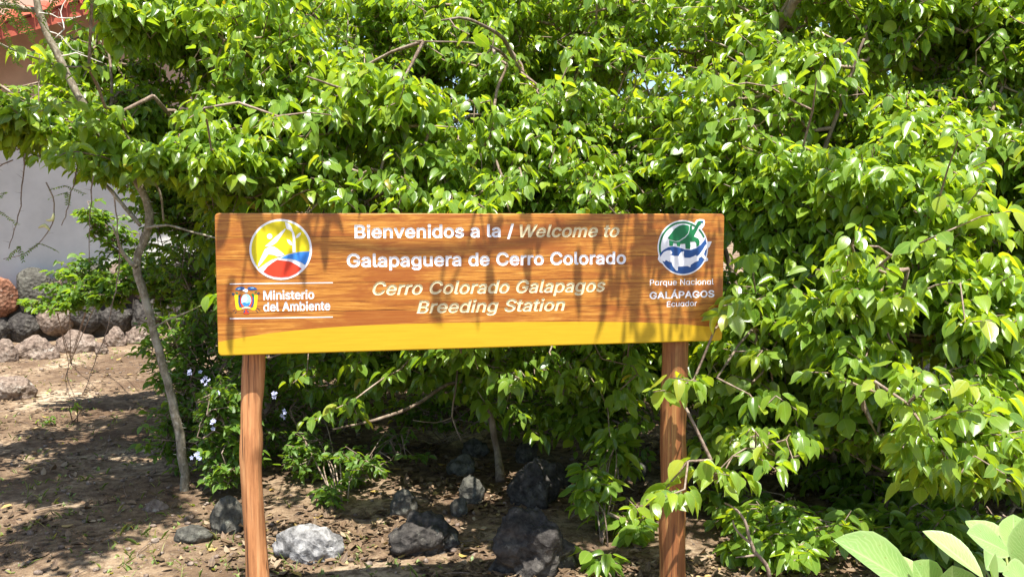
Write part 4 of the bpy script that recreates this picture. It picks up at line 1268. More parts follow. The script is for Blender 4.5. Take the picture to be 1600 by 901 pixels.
rock('large black lava mound in front of the rough boulder under the sign', 765, 788, 905, 915, M_ROCK_DARK, 47, deep=0.8, rough=0.5, angular=0.75, sub=5)
rock('grey stone in the shade right of the lava boulder', 850, 720, 892, 762, M_ROCK_DARK, 51)
rock('grey stone in deep shade left of the right sign post', 965, 712, 1012, 748, M_ROCK_GREY, 53)
rock('flat dark brown rock lying in the grass at the left edge', -30, 586, 56, 628, M_ROCK_BROWN, 58, deep=0.6, rough=0.35)
rock('small stone at the foot of the thorny tree', 224, 780, 262, 802, M_ROCK_BROWN, 61)
# border row
B_LAB = ['brown border rock cut by the left edge, leftmost of the row', 'rounded tan border rock, second of the row from the left edge',
         'long tan boulder in the middle of the border row', 'pitted dark brown border rock right of the long tan boulder',
         'smallest pale border rock at the right end of the row']
for k, (a, b, c, d) in enumerate([(-12, 528, 28, 570), (26, 523, 88, 564), (84, 514, 156, 554), (162, 509, 199, 544), (198, 508, 240, 540)]):
    rock(B_LAB[k], a, b, c, d, M_ROCK_BROWN, 70 + k, group='rocks bordering the path', deep=0.7, rough=0.25)
rock('low sunlit stone between the long boulder and the pitted border rock', 148, 534, 170, 554, M_ROCK_BROWN, 78, deep=0.8)

# fruit on the ground
for k, (x, y, r, lb) in enumerate([(437, 852, 0.022, 'yellow fallen fruit left of the pale pitted rock'), (794, 888, 0.024, 'yellow fallen fruit at the bottom edge by the black mound')]):
    p = gnd(x, y)
    me = rock_mesh('fallen_fruit', (r, r, r * 0.85), 90 + k, 3, 0.06, 0.1)
    o = link('fallen_fruit', me, M_FRUIT, None, True)
    o.location = (p[0], p[1], ground_h(p[0], p[1]) + r * 0.7)
    tag(o, lb, 'fruit')
    st = MB().tube([(0, 0, r * 0.7, 0.002), (0.004, 0.002, r * 1.15, 0.0015)], 5)
    st.build('stalk', M_TWIG, o)

# ------------------------------------------------------------------ building on the left
A0 = at(-260, 500, 10.6)
A1 = at(402, 500, 12.6)
A0[2] = A1[2] = 0
WU = norm(A1 - A0)
WN = np.array([WU[1], -WU[0], 0.0])
A0 = A0 - WU * 5.0
WL = float(np.linalg.norm(A1 - A0))
bld = empty('white_house', A0, math.atan2(WU[1], WU[0]))
tag(bld, 'white plastered house with red tiled roof behind the trees at left', 'house')


def wuv(px, py, off=0.0):
    r = ray(px, py)
    o = A0 + WN * off
    t = np.dot(o - EYE, WN) / np.dot(r, WN)
    p = EYE + r * t - A0
    return float(np.dot(p, WU)), float(p[2])


MB().box((0, 0.0, 0), (WL, 0.25, 2.72)).build('wall', M_WALL, bld, False)
MB().box((0, 0.03, 2.72), (WL, 0.25, 6.0)).build('upper_wall', M_TAN, bld, False)
MB().box((WL - 0.25, 0.25, 0), (WL, 6.0, 5.4)).build('side_wall', M_TAN, bld, False)
# roof: a sloping slab with its eave in front of the wall, resting tiles
ro = []
for (px, py) in ((-230, 120), (0, 62), (45, 50), (112, 30), (330, -40)):
    ro.append(wuv(px, py, 1.1))
ro.insert(0, (-0.3, ro[0][1] - 0.15))
V, Fs = [], []
for (u, z) in ro:
    V += [(u, -1.1, z), (u, -1.1, z + 0.16), (u, 2.8, z + 1.35), (u, 2.8, z + 1.19)]
for i in range(len(ro) - 1):
    a, b = 4 * i, 4 * i + 4
    for j in range(4):
        k = (j + 1) % 4
        Fs.append((a + j, a + k, b + k, b + j))
Fs += [(3, 2, 1, 0), (len(V) - 4, len(V) - 3, len(V) - 2, len(V) - 1)]
roof = link('roof', mesh_py('roof', V, Fs), M_ROOF, bld)
# roof tiles seen from their ends, one row along the eave
tile_me = None
for k in range(84):
    u = ro[0][0] + 0.08 + k * 0.17
    if u > ro[-1][0]:
        break
    z = np.interp(u, [p[0] for p in ro], [p[1] for p in ro])
    if tile_me is None:
        V, Fs = [], []
        for j in range(7):
            a = math.pi * j / 6
            for (rr, yy) in ((0.085, -0.06), (0.085, 0.5), (0.07, 0.5), (0.07, -0.06)):
                V.append((rr * math.cos(a), yy, rr * math.sin(a) + (yy + 0.06) * 0.305))
        for j in range(6):
            for i in range(4):
                Fs.append((4 * j + i, 4 * j + (i + 1) % 4, 4 * j + 4 + (i + 1) % 4, 4 * j + 4 + i))
        tile_me = mesh_py('tile', V, Fs)
        tile_me.materials.append(M_ROOF)
    o = bpy.data.objects.new('tile', tile_me)
    COL.objects.link(o)
    o.parent = roof
    o.location = (u, -1.1, z + 0.165)

# stone base wall: every stone a part; those left of the frame continue the same two courses
sw = empty('stone_wall', A0, math.atan2(WU[1], WU[0]))
tag(sw, 'low dry stone wall of dark boulders against the white house', 'wall')
MB().box((0, -0.16, -0.1), (WL, -0.02, 0.62)).build('backing', M_MORTAR, sw, False)
stones = [(-75, 428, -32, 500, M_ROCK_DARK), (-34, 434, 28, 496, M_ROCK_RED), (22, 424, 84, 492, M_ROCK_GREY), (80, 420, 128, 474, M_ROCK_DARK), (122, 412, 164, 458, M_ROCK_GREY),
          (160, 414, 206, 478, M_ROCK_BROWN), (206, 412, 246, 470, M_ROCK_BROWN), (244, 414, 292, 462, M_ROCK_DARK), (290, 416, 330, 462, M_ROCK_BROWN), (328, 414, 372, 466, M_ROCK_DARK),
          (370, 416, 402, 462, M_ROCK_GREY), (-20, 494, 18, 536, M_ROCK_DARK), (16, 490, 62, 532, M_ROCK_DARK), (60, 470, 112, 522, M_ROCK_BROWN), (108, 462, 160, 518, M_ROCK_DARK),
          (158, 476, 205, 516, M_ROCK_DARK), (204, 468, 254, 514, M_ROCK_DARK), (252, 460, 300, 512, M_ROCK_DARK), (298, 460, 346, 512, M_ROCK_DARK), (344, 462, 400, 512, M_ROCK_DARK),
          (-110, 430, -44, 520, M_ROCK_DARK), (-180, 436, -108, 520, M_ROCK_DARK), (-250, 440, -178, 530, M_ROCK_BROWN)]
for k, (a, b, c, d, mt) in enumerate(stones):
    u0, z1 = wuv(a, b, 0.2)
    u1, z0 = wuv(c, d, 0.2)
    rx, rz = abs(u1 - u0) / 2, abs(z1 - z0) / 2
    me = rock_mesh('stone', (rx * 1.26, 0.16, rz * 1.14), 120 + k, 4, 0.13, 0.92)
    o = link('stone', me, mt, sw, True)
    o.location = ((u0 + u1) / 2, -0.2, (z0 + z1) / 2)
    if mt is M_ROCK_RED:
        o['label'] = 'reddish brown stone at the left edge'

for k in range(13):
    rw = k % 2
    me = rock_mesh('stone', (0.36, 0.17, 0.30), 160 + k, 3, 0.13, 0.9)
    o = link('stone', me, (M_ROCK_DARK, M_ROCK_BROWN, M_ROCK_DARK)[k % 3], sw, True)
    o.location = (0.3 + k * 0.37, -0.2, 0.22 if rw else 0.62)

# ------------------------------------------------------------------ vegetation
def none3():
    return np.zeros((0, 3)), np.zeros((0, 3))


def tips(rows):
    """hand placed twig tips: (px, py, Y, dir x, dir z)"""
    P = np.array([at(a, b, c) for a, b, c, *_ in rows])
    D = norm(np.array([(r[3], -0.5, r[4]) for r in rows], float))
    return P, D


# --- thorny acacia at the left
rgA = np.random.default_rng(21)
base = gnd(288, 772)
YB = base[1]
acacia = empty('thorny_tree', base)
tag(acacia, 'slender grey thorny tree with a crooked trunk left of the sign', 'tree')
trunk_px = [(288, 790, 8.5), (288, 740, 8.2), (281, 680, 8.0), (266, 610, 8.0), (244, 530, 8.0), (226, 465, 8.2), (213, 415, 9.0), (223, 380, 8.5), (234, 350, 9.5), (228, 312, 9),
            (205, 266, 9), (178, 232, 8.5), (150, 203, 8.5), (128, 160, 8.5), (106, 118, 8), (84, 76, 8), (66, 35, 8), (52, -20, 8), (30, -120, 7), (10, -220, 5)]
nT = len(trunk_px)
tp = []
for i, (a, b, r) in enumerate(trunk_px):
    Y = YB + 0.05 - 0.35 * (i / nT)
    p = at(a, b, Y)
    tp.append((*p, r * (0.92 - 0.25 * min(1, i / 8)) / F * Y))
m = MB()
m.tube(tp, 10, 0.05, 0.10, 0.2, 5)
m.build('trunk', M_ACACIA, acacia, origin=base)
blist = [
    [(213, 417, 7, 0), (200, 405, 6, 0), (190, 390, 5, -.05), (184, 372, 3, -.1), (176, 352, 2, -.15)],
    [(219, 352, 5, .0), (205, 335, 5.5, .03), (190, 318, 5, .05), (176, 300, 5, .08), (158, 283, 4, .1), (142, 266, 3, .1)],
    [(60, 17, 7, 0), (38, 14, 7.5, -.05), (14, 10, 7.5, -.1), (-30, 2, 7, -.15)],
    [(228, 356, 4, 0), (262, 352, 3, -.05), (300, 362, 2.6, -.1), (338, 372, 2.2, -.15)],
    [(196, 252, 4, 0), (230, 270, 3.4, .1), (250, 300, 3, .15), (256, 345, 2.4, .2)],
    [(170, 228, 6, 0), (220, 250, 6, .3), (270, 262, 5.5, .6), (330, 290, 5, .9), (400, 335, 4, 1.2)],
    [(100, 108, 3, 0), (60, 92, 2.6, -.1), (30, 82, 2.2, -.2), (-5, 66, 2, -.3)],
    [(240, 512, 2.5, 0), (262, 500, 2, -.05), (300, 484, 1.6, -.1), (344, 462, 1.2, -.15)],
]
acl = []
for k, B in enumerate(blist):
    pts = []
    for (a, b, r, dy) in B:
        Y = YB - 0.15 + dy
        p = at(a, b, Y)
        pts.append((*p, r * 0.6 / F * Y))
    m = MB()
    m.tube(pts, 7, 0.05, 0.15, 0.2, 50 + k)
    m.build('branch', M_ACACIA, acacia, origin=base)
    acl.append(smooth_line(pts, 0.05))
# hanging bare thorny twigs with spines, one part each
hang = [
    [(40, 240), (36, 280), (30, 330), (22, 362), (14, 388)],
    [(72, 285), (84, 318), (82, 350), (66, 374), (38, 396), (6, 404)],
    [(146, 275), (143, 310), (140, 355), (139, 410)],
    [(178, 300), (184, 360), (186, 420), (176, 470), (168, 515), (150, 560), (142, 584), (128, 620)],
    [(120, 262), (112, 300), (104, 330), (96, 352)],
    [(86, 60), (100, 45), (96, 18), (110, -10)], [(78, 50), (96, 58), (112, 76), (130, 84)], [(96, 88), (118, 84), (140, 90), (160, 98)],
    [(60, 20), (80, 24), (104, 30), (126, 26)], [(20, 250), (-4, 262), (-30, 290)], [(262, 610), (250, 640), (236, 700), (200, 800)],
]
tm = 0
thorns_pt = []
for k, Hh in enumerate(hang):
    Y = YB - 0.35 + 0.12 * math.sin(k * 2.1)
    pts = [(*at(a, b, Y + 0.03 * j), (1.15 - 0.7 * j / len(Hh)) / F * Y) for j, (a, b) in enumerate(Hh)]
    if k == 10:
        continue
    S = smooth_line(pts, 0.03, 0.8, 80 + k)
    m = MB()
    m.add(*tube(S[:, :3], S[:, 3], 5, 0.2))
    for q in range(1, len(S) - 1, 1):
        if rgA.random() < 0.75:
            d = norm(rgA.normal(0, 1, 3) + np.array([0, 0, 0.3]))
            L = rgA.uniform(0.018, 0.05)
            m.add(*tube([S[q, :3], S[q, :3] + d * L * 0.6, S[q, :3] + d * L], [0.0011, 0.0007, 0.0002], 3))
    m.build('thorny_twig', M_TWIG if k < 5 or k == 9 else M_THORN, acacia, origin=base)
m = MB()
TS = smooth_line(tp, 0.05)
for q in range(3, len(TS), 1):
    for _ in range(2):
        if rgA.random() < 0.6:
            d = norm(rgA.normal(0, 1, 3) * np.array([1, 0.5, 0.5]))
            L = rgA.uniform(0.02, 0.045)
            s0 = TS[q, :3] + d * TS[q, 3] * 0.8
            m.add(*tube([s0, s0 + d * L * 0.5, s0 + d * L], [0.0016, 0.001, 0.0002], 4))
o = m.build('thorns', M_THORN, acacia, origin=base)
o['kind'] = 'stuff'
for (a, b, c, d, e, f) in ((72, 246 + 98, 82, 343, 84, 333), (60, 356, 70, 352, 78, 360)):
    Y = YB - 0.36
    m = MB()
    m.tube([(*at(a, b, Y), 0.003), (*at(c, d, Y), 0.010), (*at(e, f, Y), 0.003)], 7, 0.02)
    m.build('seed_pod', M_POD, acacia, origin=base)


# feathery fronds of the thorny tree: rows of tiny leaflets along a rachis
def fronds(starts, seed):
    rg = np.random.default_rng(seed)
    m = MB()
    Ls = []
    for (p, d, L) in starts:
        d = norm(np.asarray(d, float))
        S = [p]
        dd = d.copy()
        n = max(5, int(L / 0.012))
        for i in range(n):
            dd = norm(dd + np.array([0, 0, -0.028]) + rg.normal(0, 0.01, 3))
            S.append(S[-1] + dd * L / n)
        S = np.array(S)
        m.add(*tube(S[::3], np.linspace(0.0016, 0.0005, len(S[::3])), 3))
        T = norm(np.gradient(S, axis=0))
        X = norm(np.cross(T, np.array([0, 0, 1.0]) + rg.normal(0, 0.3, 3)))
        for s in (-1, 1):
            Y = norm(X * s + T * 0.5 + np.array([0, 0, -0.3]))
            Z = norm(np.cross(T, Y) * s)
            k = len(S)
            Ls.append(dict(pos=S, X=norm(np.cross(Y, Z)), Y=Y, Z=Z, len=np.full(k, 0.022) * rg.uniform(0.7, 1.1, k), wid=np.full(k, 0.012), rnd=rg.random(k), var=rg.integers(0, 6, k)))
    return m, cat(*Ls)


st = []
for (a, b) in ((10, -10), (-20, 20), (25, -40), (95, -60), (118, -70), (60, -80), (130, -30), (20, -5)):
    Y = YB - 0.9
    for _ in range(3):
        st.append((at(a + rgA.normal(0, 15), b + rgA.normal(0, 10), Y + rgA.normal(0, 0.15)), (rgA.normal(0.2, 0.5), rgA.normal(-0.1, 0.3), -0.5), rgA.uniform(0.15, 0.28)))
for (a, b) in ((10, 300), (0, 330), (30, 385), (60, 380), (100, 290), (105, 300), (300, 470), (330, 468)):
    for _ in range(2):
        st.append((at(a, b, YB - 0.35), (rgA.normal(0, 0.6), rgA.normal(0, 0.3), -0.2), rgA.uniform(0.06, 0.12)))
m, FL = fronds(st, 4)
o = m.build('frond_stems', M_TWIG, acacia, origin=base)
o['kind'] = 'stuff'
o = merge_leaves('feathery_fronds', FL, T_LO, M_SMALL, acacia, base)
o['kind'] = 'stuff'

# --- overhead shade: twig tips on the sun side of the sign, above the frame
def over_sign(rows, seed):
    rg = np.random.default_rng(seed)
    P = []
    for (px, py, L) in rows:
        r = ray(px, py)
        t = np.dot(BL - EYE, BN) / np.dot(r, BN)
        P.append(EYE + r * t + SUN * L)
    P = np.array(P)
    return P, norm(rg.normal(0, 0.6, P.shape) + np.array([-0.3, -0.3, 0.1]))


PO, DO = over_sign([(372, 345, 1.1), (392, 350, 1.2), (470, 345, 1.1), (498, 345, 1.25), (470, 440, 1.5),
                    (790, 345, 1.2), (765, 420, 1.5), (745, 500, 1.9), (945, 345, 1.2), (970, 370, 1.5),
                    (1000, 350, 1.1), (1010, 400, 1.7), (1040, 345, 1.2), (1080, 350, 1.5), (1112, 350, 1.2), (985, 440, 1.8), (1030, 470, 2.0), (1105, 460, 1.9),
                    (960, 500, 2.0), (1090, 520, 2.1), (930, 420, 1.6), (1020, 350, 1.15), (1060, 360, 1.3), (1075, 500, 2.0), (1000, 500, 2.0), (1045, 440, 1.6), (1118, 500, 1.9), (385, 400, 1.3), (975, 400, 1.4), (1060, 420, 1.6), (1120, 420, 1.7), (905, 350, 1.5)], 3)

# --- main tree behind the sign
rgB = np.random.default_rng(31)
rootB = np.array([0.42, 6.35, 0.0])
limbsB = [
    [(*rootB, 0.055), W4(880, 560, 6.4, 0.0300), W4(890, 400, 6.4, 0.0300), W4(905, 260, 6.3, 0.0288), W4(895, 180, 6.3, 0.0252), W4(905, 90, 6.2, 0.0180), W4(908, 20, 6.1, 0.0120), W4(900, -120, 6.0, 0.0072)],
    [W4(893, 182, 6.3, 0.0204), W4(850, 145, 6.0, 0.0180), W4(812, 110, 5.6, 0.0150), W4(785, 60, 5.3, 0.0120), W4(730, 30, 5.0, 0.0084), W4(690, 32, 4.8, 0.0048)],
    [W4(905, 250, 6.3, 0.0180), W4(940, 205, 6.0, 0.0156), W4(985, 230, 5.7, 0.0120), W4(1015, 225, 5.5, 0.0120), W4(1090, 210, 5.3, 0.0132), W4(1160, 180, 5.1, 0.0120), W4(1225, 140, 4.9, 0.0096), W4(1330, 60, 4.6, 0.0060)],
    [W4(905, 170, 6.2, 0.0120), W4(915, 110, 6.0, 0.0108), W4(930, 50, 5.8, 0.0090), W4(935, -60, 5.6, 0.0060)],
    [W4(812, 112, 5.6, 0.0096), W4(780, 80, 5.4, 0.0090), W4(740, 68, 5.2, 0.0060), W4(640, 64, 5.0, 0.0036)],
    [W4(908, 150, 6.1, 0.0096), W4(945, 160, 5.8, 0.0084), W4(985, 200, 5.6, 0.0072), W4(1020, 222, 5.5, 0.0060)],
]
limbB2 = [[(0.9, 6.3, 1.2, 0.03), (1.5, 5.2, 2.6, 0.028), (1.7, 4.0, 3.15, 0.022), (1.2, 3.1, 3.3, 0.016), (0.4, 2.7, 3.3, 0.012), (-0.5, 2.5, 3.25, 0.009), (-1.2, 2.5, 3.2, 0.006)]]
PB, DB, PB2, DB2 = two_layers(rgB, [
    ((0.30, 3.28, 2.64), (0.95, 0.20, 0.14), 420), blob(740, 445, 3.78, 260, 70, 0.16, 170), blob(640, 445, 3.95, 280, 75, 0.28, 260), blob(900, 445, 4.15, 200, 75, 0.28, 200), blob(720, 440, 4.75, 400, 130, 0.45, 520), blob(720, 330, 5.0, 390, 110, 0.45, 480), blob(740, 220, 5.3, 420, 100, 0.5, 560), blob(760, 120, 5.6, 440, 100, 0.55, 620),  # leading clumps, above and behind the board, are unseen, added to shade the ground
    blob(780, 20, 5.95, 460, 100, 0.6, 600), blob(800, -90, 6.4, 480, 110, 0.6, 420), blob(700, 250, 6.3, 380, 200, 0.5, 420),
    blob(960, 600, 5.0, 110, 90, 0.4, 180), blob(860, 590, 4.8, 120, 50, 0.3, 110), blob(960, 590, 5.4, 130, 90, 0.5, 130), blob(560, 580, 5.4, 150, 60, 0.5, 110), blob(740, 570, 5.3, 200, 50, 0.4, 110),
    blob(720, 645, 5.7, 260, 45, 0.3, 150), blob(520, 660, 5.5, 90, 40, 0.3, 70), blob(900, 660, 5.2, 90, 40, 0.3, 90), blob(700, 600, 6.9, 420, 75, 0.5, 330), blob(440, 560, 6.9, 120, 110, 0.4, 160), blob(1000, 620, 6.9, 160, 80, 0.5, 120),
], 1.04, 1.9, 0.42, 1.75, 0.30)
k = keepout(PB)
PB, DB = PB[k], DB[k]
k = keepout(PB2)
PB2, DB2 = PB2[k], DB2[k]
HB, HDB = tips([(705, 40, 4.6, -.6, .2), (905, 215, 5.0, .2, .2), (1095, 110, 4.6, -.3, .3), (930, 285, 4.4, .3, .5), (950, 300, 4.4, .5, .3), (915, 270, 4.5, -.2, .6),
                (735, 312, 4.5, -.5, .3), (600, 590, 4.8, -.5, -.2), (520, 640, 4.6, -.8, -.3), (560, 655, 4.6, .3, -.5), (480, 660, 4.7, -.8, -.3), (640, 570, 5.0, .3, -.2),
                (700, 590, 5.2, .3, -.3), (770, 650, 5.0, .3, -.4), (805, 655, 5.0, .4, -.5), (750, 600, 5.1, -.3, -.3), (830, 600, 4.8, .3, -.3), (900, 590, 4.6, .2, -.4), (940, 560, 4.3, .2, -.4), (980, 640, 4.3, .2, -.4), (1005, 600, 4.2, .2, -.4), (880, 620, 4.6, 0, -.5),
                (950, 640, 4.8, .2, -.5), (960, 700, 4.6, .1, -.4), (915, 745, 4.5, -.6, 0), (930, 600, 4.5, .2, -.3), (870, 575, 4.7, .2, -.4), (985, 610, 4.5, .2, -.4),
                (550, 575, 4.9, -.4, -.3), (455, 600, 4.8, -.4, -.3), (660, 610, 5.2, 0, -.4), (720, 575, 4.9, 0, -.4), (1000, 580, 4.4, .3, -.4), (820, 570, 5.1, 0, -.3)])
rootT = gnd(782, 752)
PB = np.vstack([PB, HB])
DB = np.vstack([DB, HDB])
XO = make_leaves(PO, DO, 5, 0.11, rgB, 0.22, (70, 95), 0.55, 0.0, 0.03)
plant('broadleaf_tree', 'large glossy-leaved tree spreading behind and over the sign', 'tree', rootB, limbsB + limbB2, PB, DB, 11, 0.077, 5, lo_from=6.2, yellow=0.02, xtra=XO, bare=(PO, DO), inner=(PB2, DB2, 0.052))

# --- thin second trunk that shows under the sign
rgC = np.random.default_rng(33)
limbsC = [[(*rootT, 0.030), W4(776, 700, 5.35, 0.022), W4(768, 660, 5.3, 0.020), W4(752, 590, 5.3, 0.018), W4(735, 500, 5.4, 0.016), W4(720, 400, 5.6, 0.015), W4(728, 320, 5.7, 0.014), W4(775, 260, 5.8, 0.012), W4(790, 200, 5.8, 0.008)],
          [W4(752, 592, 5.3, 0.010), W4(700, 600, 5.1, 0.011), W4(645, 634, 4.9, 0.010), W4(585, 656, 4.8, 0.008), W4(520, 670, 4.7, 0.005)],
          [W4(716, 560, 5.2, 0.006), W4(712, 610, 5.1, 0.006), W4(706, 650, 5.1, 0.006), W4(722, 690, 5.1, 0.003)],
          [W4(706, 652, 5.1, 0.004), W4(680, 660, 5.1, 0.003), W4(645, 656, 5.1, 0.002)],
          [W4(735, 500, 5.4, 0.012), W4(690, 400, 5.6, 0.013), W4(672, 255, 5.7, 0.014), W4(640, 225, 5.5, 0.014), W4(605, 200, 5.3, 0.014), W4(590, 150, 5.1, 0.012), W4(540, 140, 4.9, 0.008), W4(480, 120, 4.7, 0.005)],
          [W4(603, 205, 5.3, 0.008), W4(550, 206, 5.1, 0.007), W4(450, 215, 4.9, 0.004)],
          [W4(455, 545, 5.0, 0.006), W4(420, 560, 5.0, 0.005)],
          [W4(735, 430, 5.4, 0.010), W4(600, 400, 5.3, 0.010), W4(520, 330, 5.2, 0.010), W4(480, 280, 5.1, 0.009), W4(455, 250, 5.0, 0.008), W4(430, 200, 4.8, 0.006)]]
PC, DC = in_blobs(rgC, [blob(560, 200, 5.1, 200, 110, 0.4, 200), blob(470, 380, 5.6, 170, 150, 0.5, 240), blob(620, 570, 5.8, 130, 50, 0.4, 50)], 0.8, 1.4)
k = keepout(PC)
plant('understory_tree', 'thin crooked tree whose trunk stands among the rocks under the sign', 'tree', rootT, limbsC, PC[k], DC[k], 9, 0.09, 6, lo_from=6.0, yellow=0.05)

# --- crown over the upper left
rgD = np.random.default_rng(35)
rootD = np.array([-1.75, 6.3, 0.0])
limbsD = [[(*rootD, 0.04), W4(425, 480, 6.2, 0.035), W4(400, 350, 6.0, 0.03), W4(330, 290, 5.6, 0.022), W4(250, 245, 5.3, 0.018), W4(180, 200, 5.05, 0.012), W4(175, 120, 5.2, 0.008), W4(160, 20, 5.4, 0.005)],
          [W4(400, 350, 6.0, 0.02), W4(380, 250, 5.6, 0.016), W4(370, 160, 5.2, 0.013), W4(330, 80, 5.4, 0.010), W4(290, -60, 5.7, 0.006)],
          [W4(330, 290, 5.6, 0.02), W4(280, 200, 5.1, 0.014), W4(240, 150, 4.8, 0.01)]]
PD, DD, PD2, DD2 = two_layers(rgD, [
    blob(240, 250, 4.75, 190, 48, 0.3, 200), blob(330, 230, 4.9, 130, 90, 0.4, 260), blob(230, 160, 4.95, 230, 90, 0.5, 500), blob(230, 60, 5.3, 230, 100, 0.5, 520),
    blob(240, -50, 5.7, 250, 110, 0.5, 380), blob(60, 190, 4.8, 110, 50, 0.35, 140), blob(350, 350, 6.0, 80, 150, 0.4, 260), blob(-120, 120, 4.9, 120, 120, 0.6, 140),
    blob(400, 120, 5.2, 120, 200, 0.5, 300), blob(170, 60, 5.0, 95, 95, 0.35, 560), blob(130, 120, 4.8, 60, 50, 0.25, 120), blob(240, 40, 5.2, 80, 80, 0.3, 120), blob(85, 130, 4.9, 60, 40, 0.25, 60), blob(20, 170, 4.7, 60, 40, 0.25, 60), ((-2.3, 3.15, 3.2), (1.1, 0.75, 0.3), 480), blob(420, 250, 6.6, 150, 140, 0.5, 260), blob(300, 300, 6.8, 120, 120, 0.4, 160),  # clump set in world coordinates is unseen overhead, put there to shade left ground
], 1.06, 1.9)


def left_open(x, y, P):
    b = (x < 62) & (y < 100) & (y > -30)
    b |= (x < 48) & (y > 90) & (y < 135)
    b |= (x > 62) & (x < 108) & (y < 60) & (y > -20)
    b |= (x > 84) & (x < 112) & (y < 100) & (y > 0) & (P[:, 1] < 4.7)
    return b


def keep_left(P):
    x, y, d = proj(P)
    return ~left_open(x, y, P) & ~((x > 300) & (x < 1138) & (P[:, 1] < 3.75) & (y > -70)) & (P[:, 1] > 2.6) & ~((x < 300) & (y > 300)) & ~((x < 110) & (y > 235))


k = keep_left(PD)
PD, DD = PD[k], DD[k]
k = keep_left(PD2)
PD2, DD2 = PD2[k], DD2[k]
HD, HDD = tips([(205, 330, 4.4, 0, -.5), (100, 262, 4.3, -.2, -.5), (70, 255, 4.3, -.5, -.4), (85, 105, 4.2, .3, -.1), (130, 120, 4.2, .1, -.3), (430, 205, 4.0, .2, -.3), (425, 185, 4.0, -.2, 0),
                (400, 190, 4.1, -.5, -.2), (60, 175, 4.2, -.4, -.3), (295, 185, 4.2, -.2, -.3), (505, 165, 4.3, -.3, .2), (22, 75, 4.6, -.5, .1)][1:])
plant('overhanging_tree', 'bright leafy crown hanging over the thorny tree at upper left', 'tree', rootD, limbsD, np.vstack([PD, HD]), np.vstack([DD, HDD]), 11, 0.075, 7, lo_from=5.8, yellow=0.02, inner=(PD2, DD2, 0.055))

# --- big bush on the right, its front slope leans towards the camera
rgE = np.random.default_rng(37)
rootE = np.array([1.95, 5.2, 0.0])
limbsE = [[(*rootE, 0.05), W4(1290, 560, 5.0, 0.0210), W4(1240, 460, 4.8, 0.0180), W4(1235, 380, 4.8, 0.0156), W4(1300, 200, 4.7, 0.0108), W4(1350, 60, 4.6, 0.0060)],
          [(1.95, 5.2, 0.1, 0.04), W4(1500, 700, 4.9, 0.0192), W4(1480, 560, 4.5, 0.0144), W4(1400, 515, 4.1, 0.0108), W4(1420, 420, 3.9, 0.0072)],
          [W4(1480, 560, 4.5, 0.0108), W4(1540, 600, 4.0, 0.0084), W4(1600, 632, 3.7, 0.0060)],
          [(1.95, 5.2, 0.08, 0.03), W4(1390, 740, 4.3, 0.0084), W4(1380, 700, 4.0, 0.0060), W4(1350, 640, 3.7, 0.0036)],
          [(1.9, 5.1, 0.1, 0.03), W4(1300, 700, 4.5, 0.0084), W4(1330, 690, 4.0, 0.0054)],
          [W4(1240, 460, 4.8, 0.0120), W4(1170, 520, 4.3, 0.0072), W4(1120, 590, 3.9, 0.0042)],
          [W4(1235, 380, 4.8, 0.0120), W4(1480, 300, 4.6, 0.0120), W4(1560, 150, 4.9, 0.0084), W4(1620, 0, 5.2, 0.0048)],
          [W4(1390, 740, 4.3, 0.0060), W4(1300, 700, 4.0, 0.005), W4(1230, 715, 3.8, 0.004), W4(1165, 700, 3.6, 0.0034), W4(1105, 752, 3.45, 0.0024)]]
PE, DE, PE2, DE2 = two_layers(rgE, [
    blob(1500, 700, 3.55, 150, 80, 0.3, 150), blob(1480, 580, 3.8, 200, 110, 0.4, 400), blob(1280, 560, 4.2, 150, 120, 0.4, 330), blob(1420, 460, 4.05, 240, 110, 0.4, 520),
    blob(1400, 350, 4.3, 270, 110, 0.45, 600), blob(1400, 240, 4.6, 280, 110, 0.45, 600), blob(1390, 130, 4.9, 300, 110, 0.5, 620), blob(1380, 20, 5.25, 320, 110, 0.5, 560), blob(1380, -90, 5.7, 340, 120, 0.6, 420),
    blob(1190, 450, 4.6, 90, 220, 0.4, 330), blob(1220, 660, 4.4, 140, 90, 0.4, 200), blob(1130, 260, 4.9, 110, 160, 0.4, 260), blob(1720, 350, 4.2, 170, 420, 0.8, 700), blob(1300, 520, 5.4, 220, 200, 0.4, 330),
    blob(1600, 40, 5.0, 160, 160, 0.5, 260), blob(1640, 690, 4.4, 160, 110, 0.4, 260), blob(1500, 640, 4.9, 200, 120, 0.3, 200), blob(1100, 560, 4.7, 60, 120, 0.3, 90),
], 1.06, 1.9)


def cave(x, y, P):
    b = (x > 1190) & (x < 1400) & (y > 700) & (P[:, 1] < 4.9)
    b |= (x > 1060) & (x < 1200) & (y > 720) & (P[:, 1] < 4.9)
    b |= (x < 1080) & (P[:, 1] < 4.3) & (y > 300)
    b |= (x < 1145) & (y > 330) & (y < 540) & (P[:, 1] < 3.75)
    b |= (y > 790) & (P[:, 1] < 4.6)
    return b


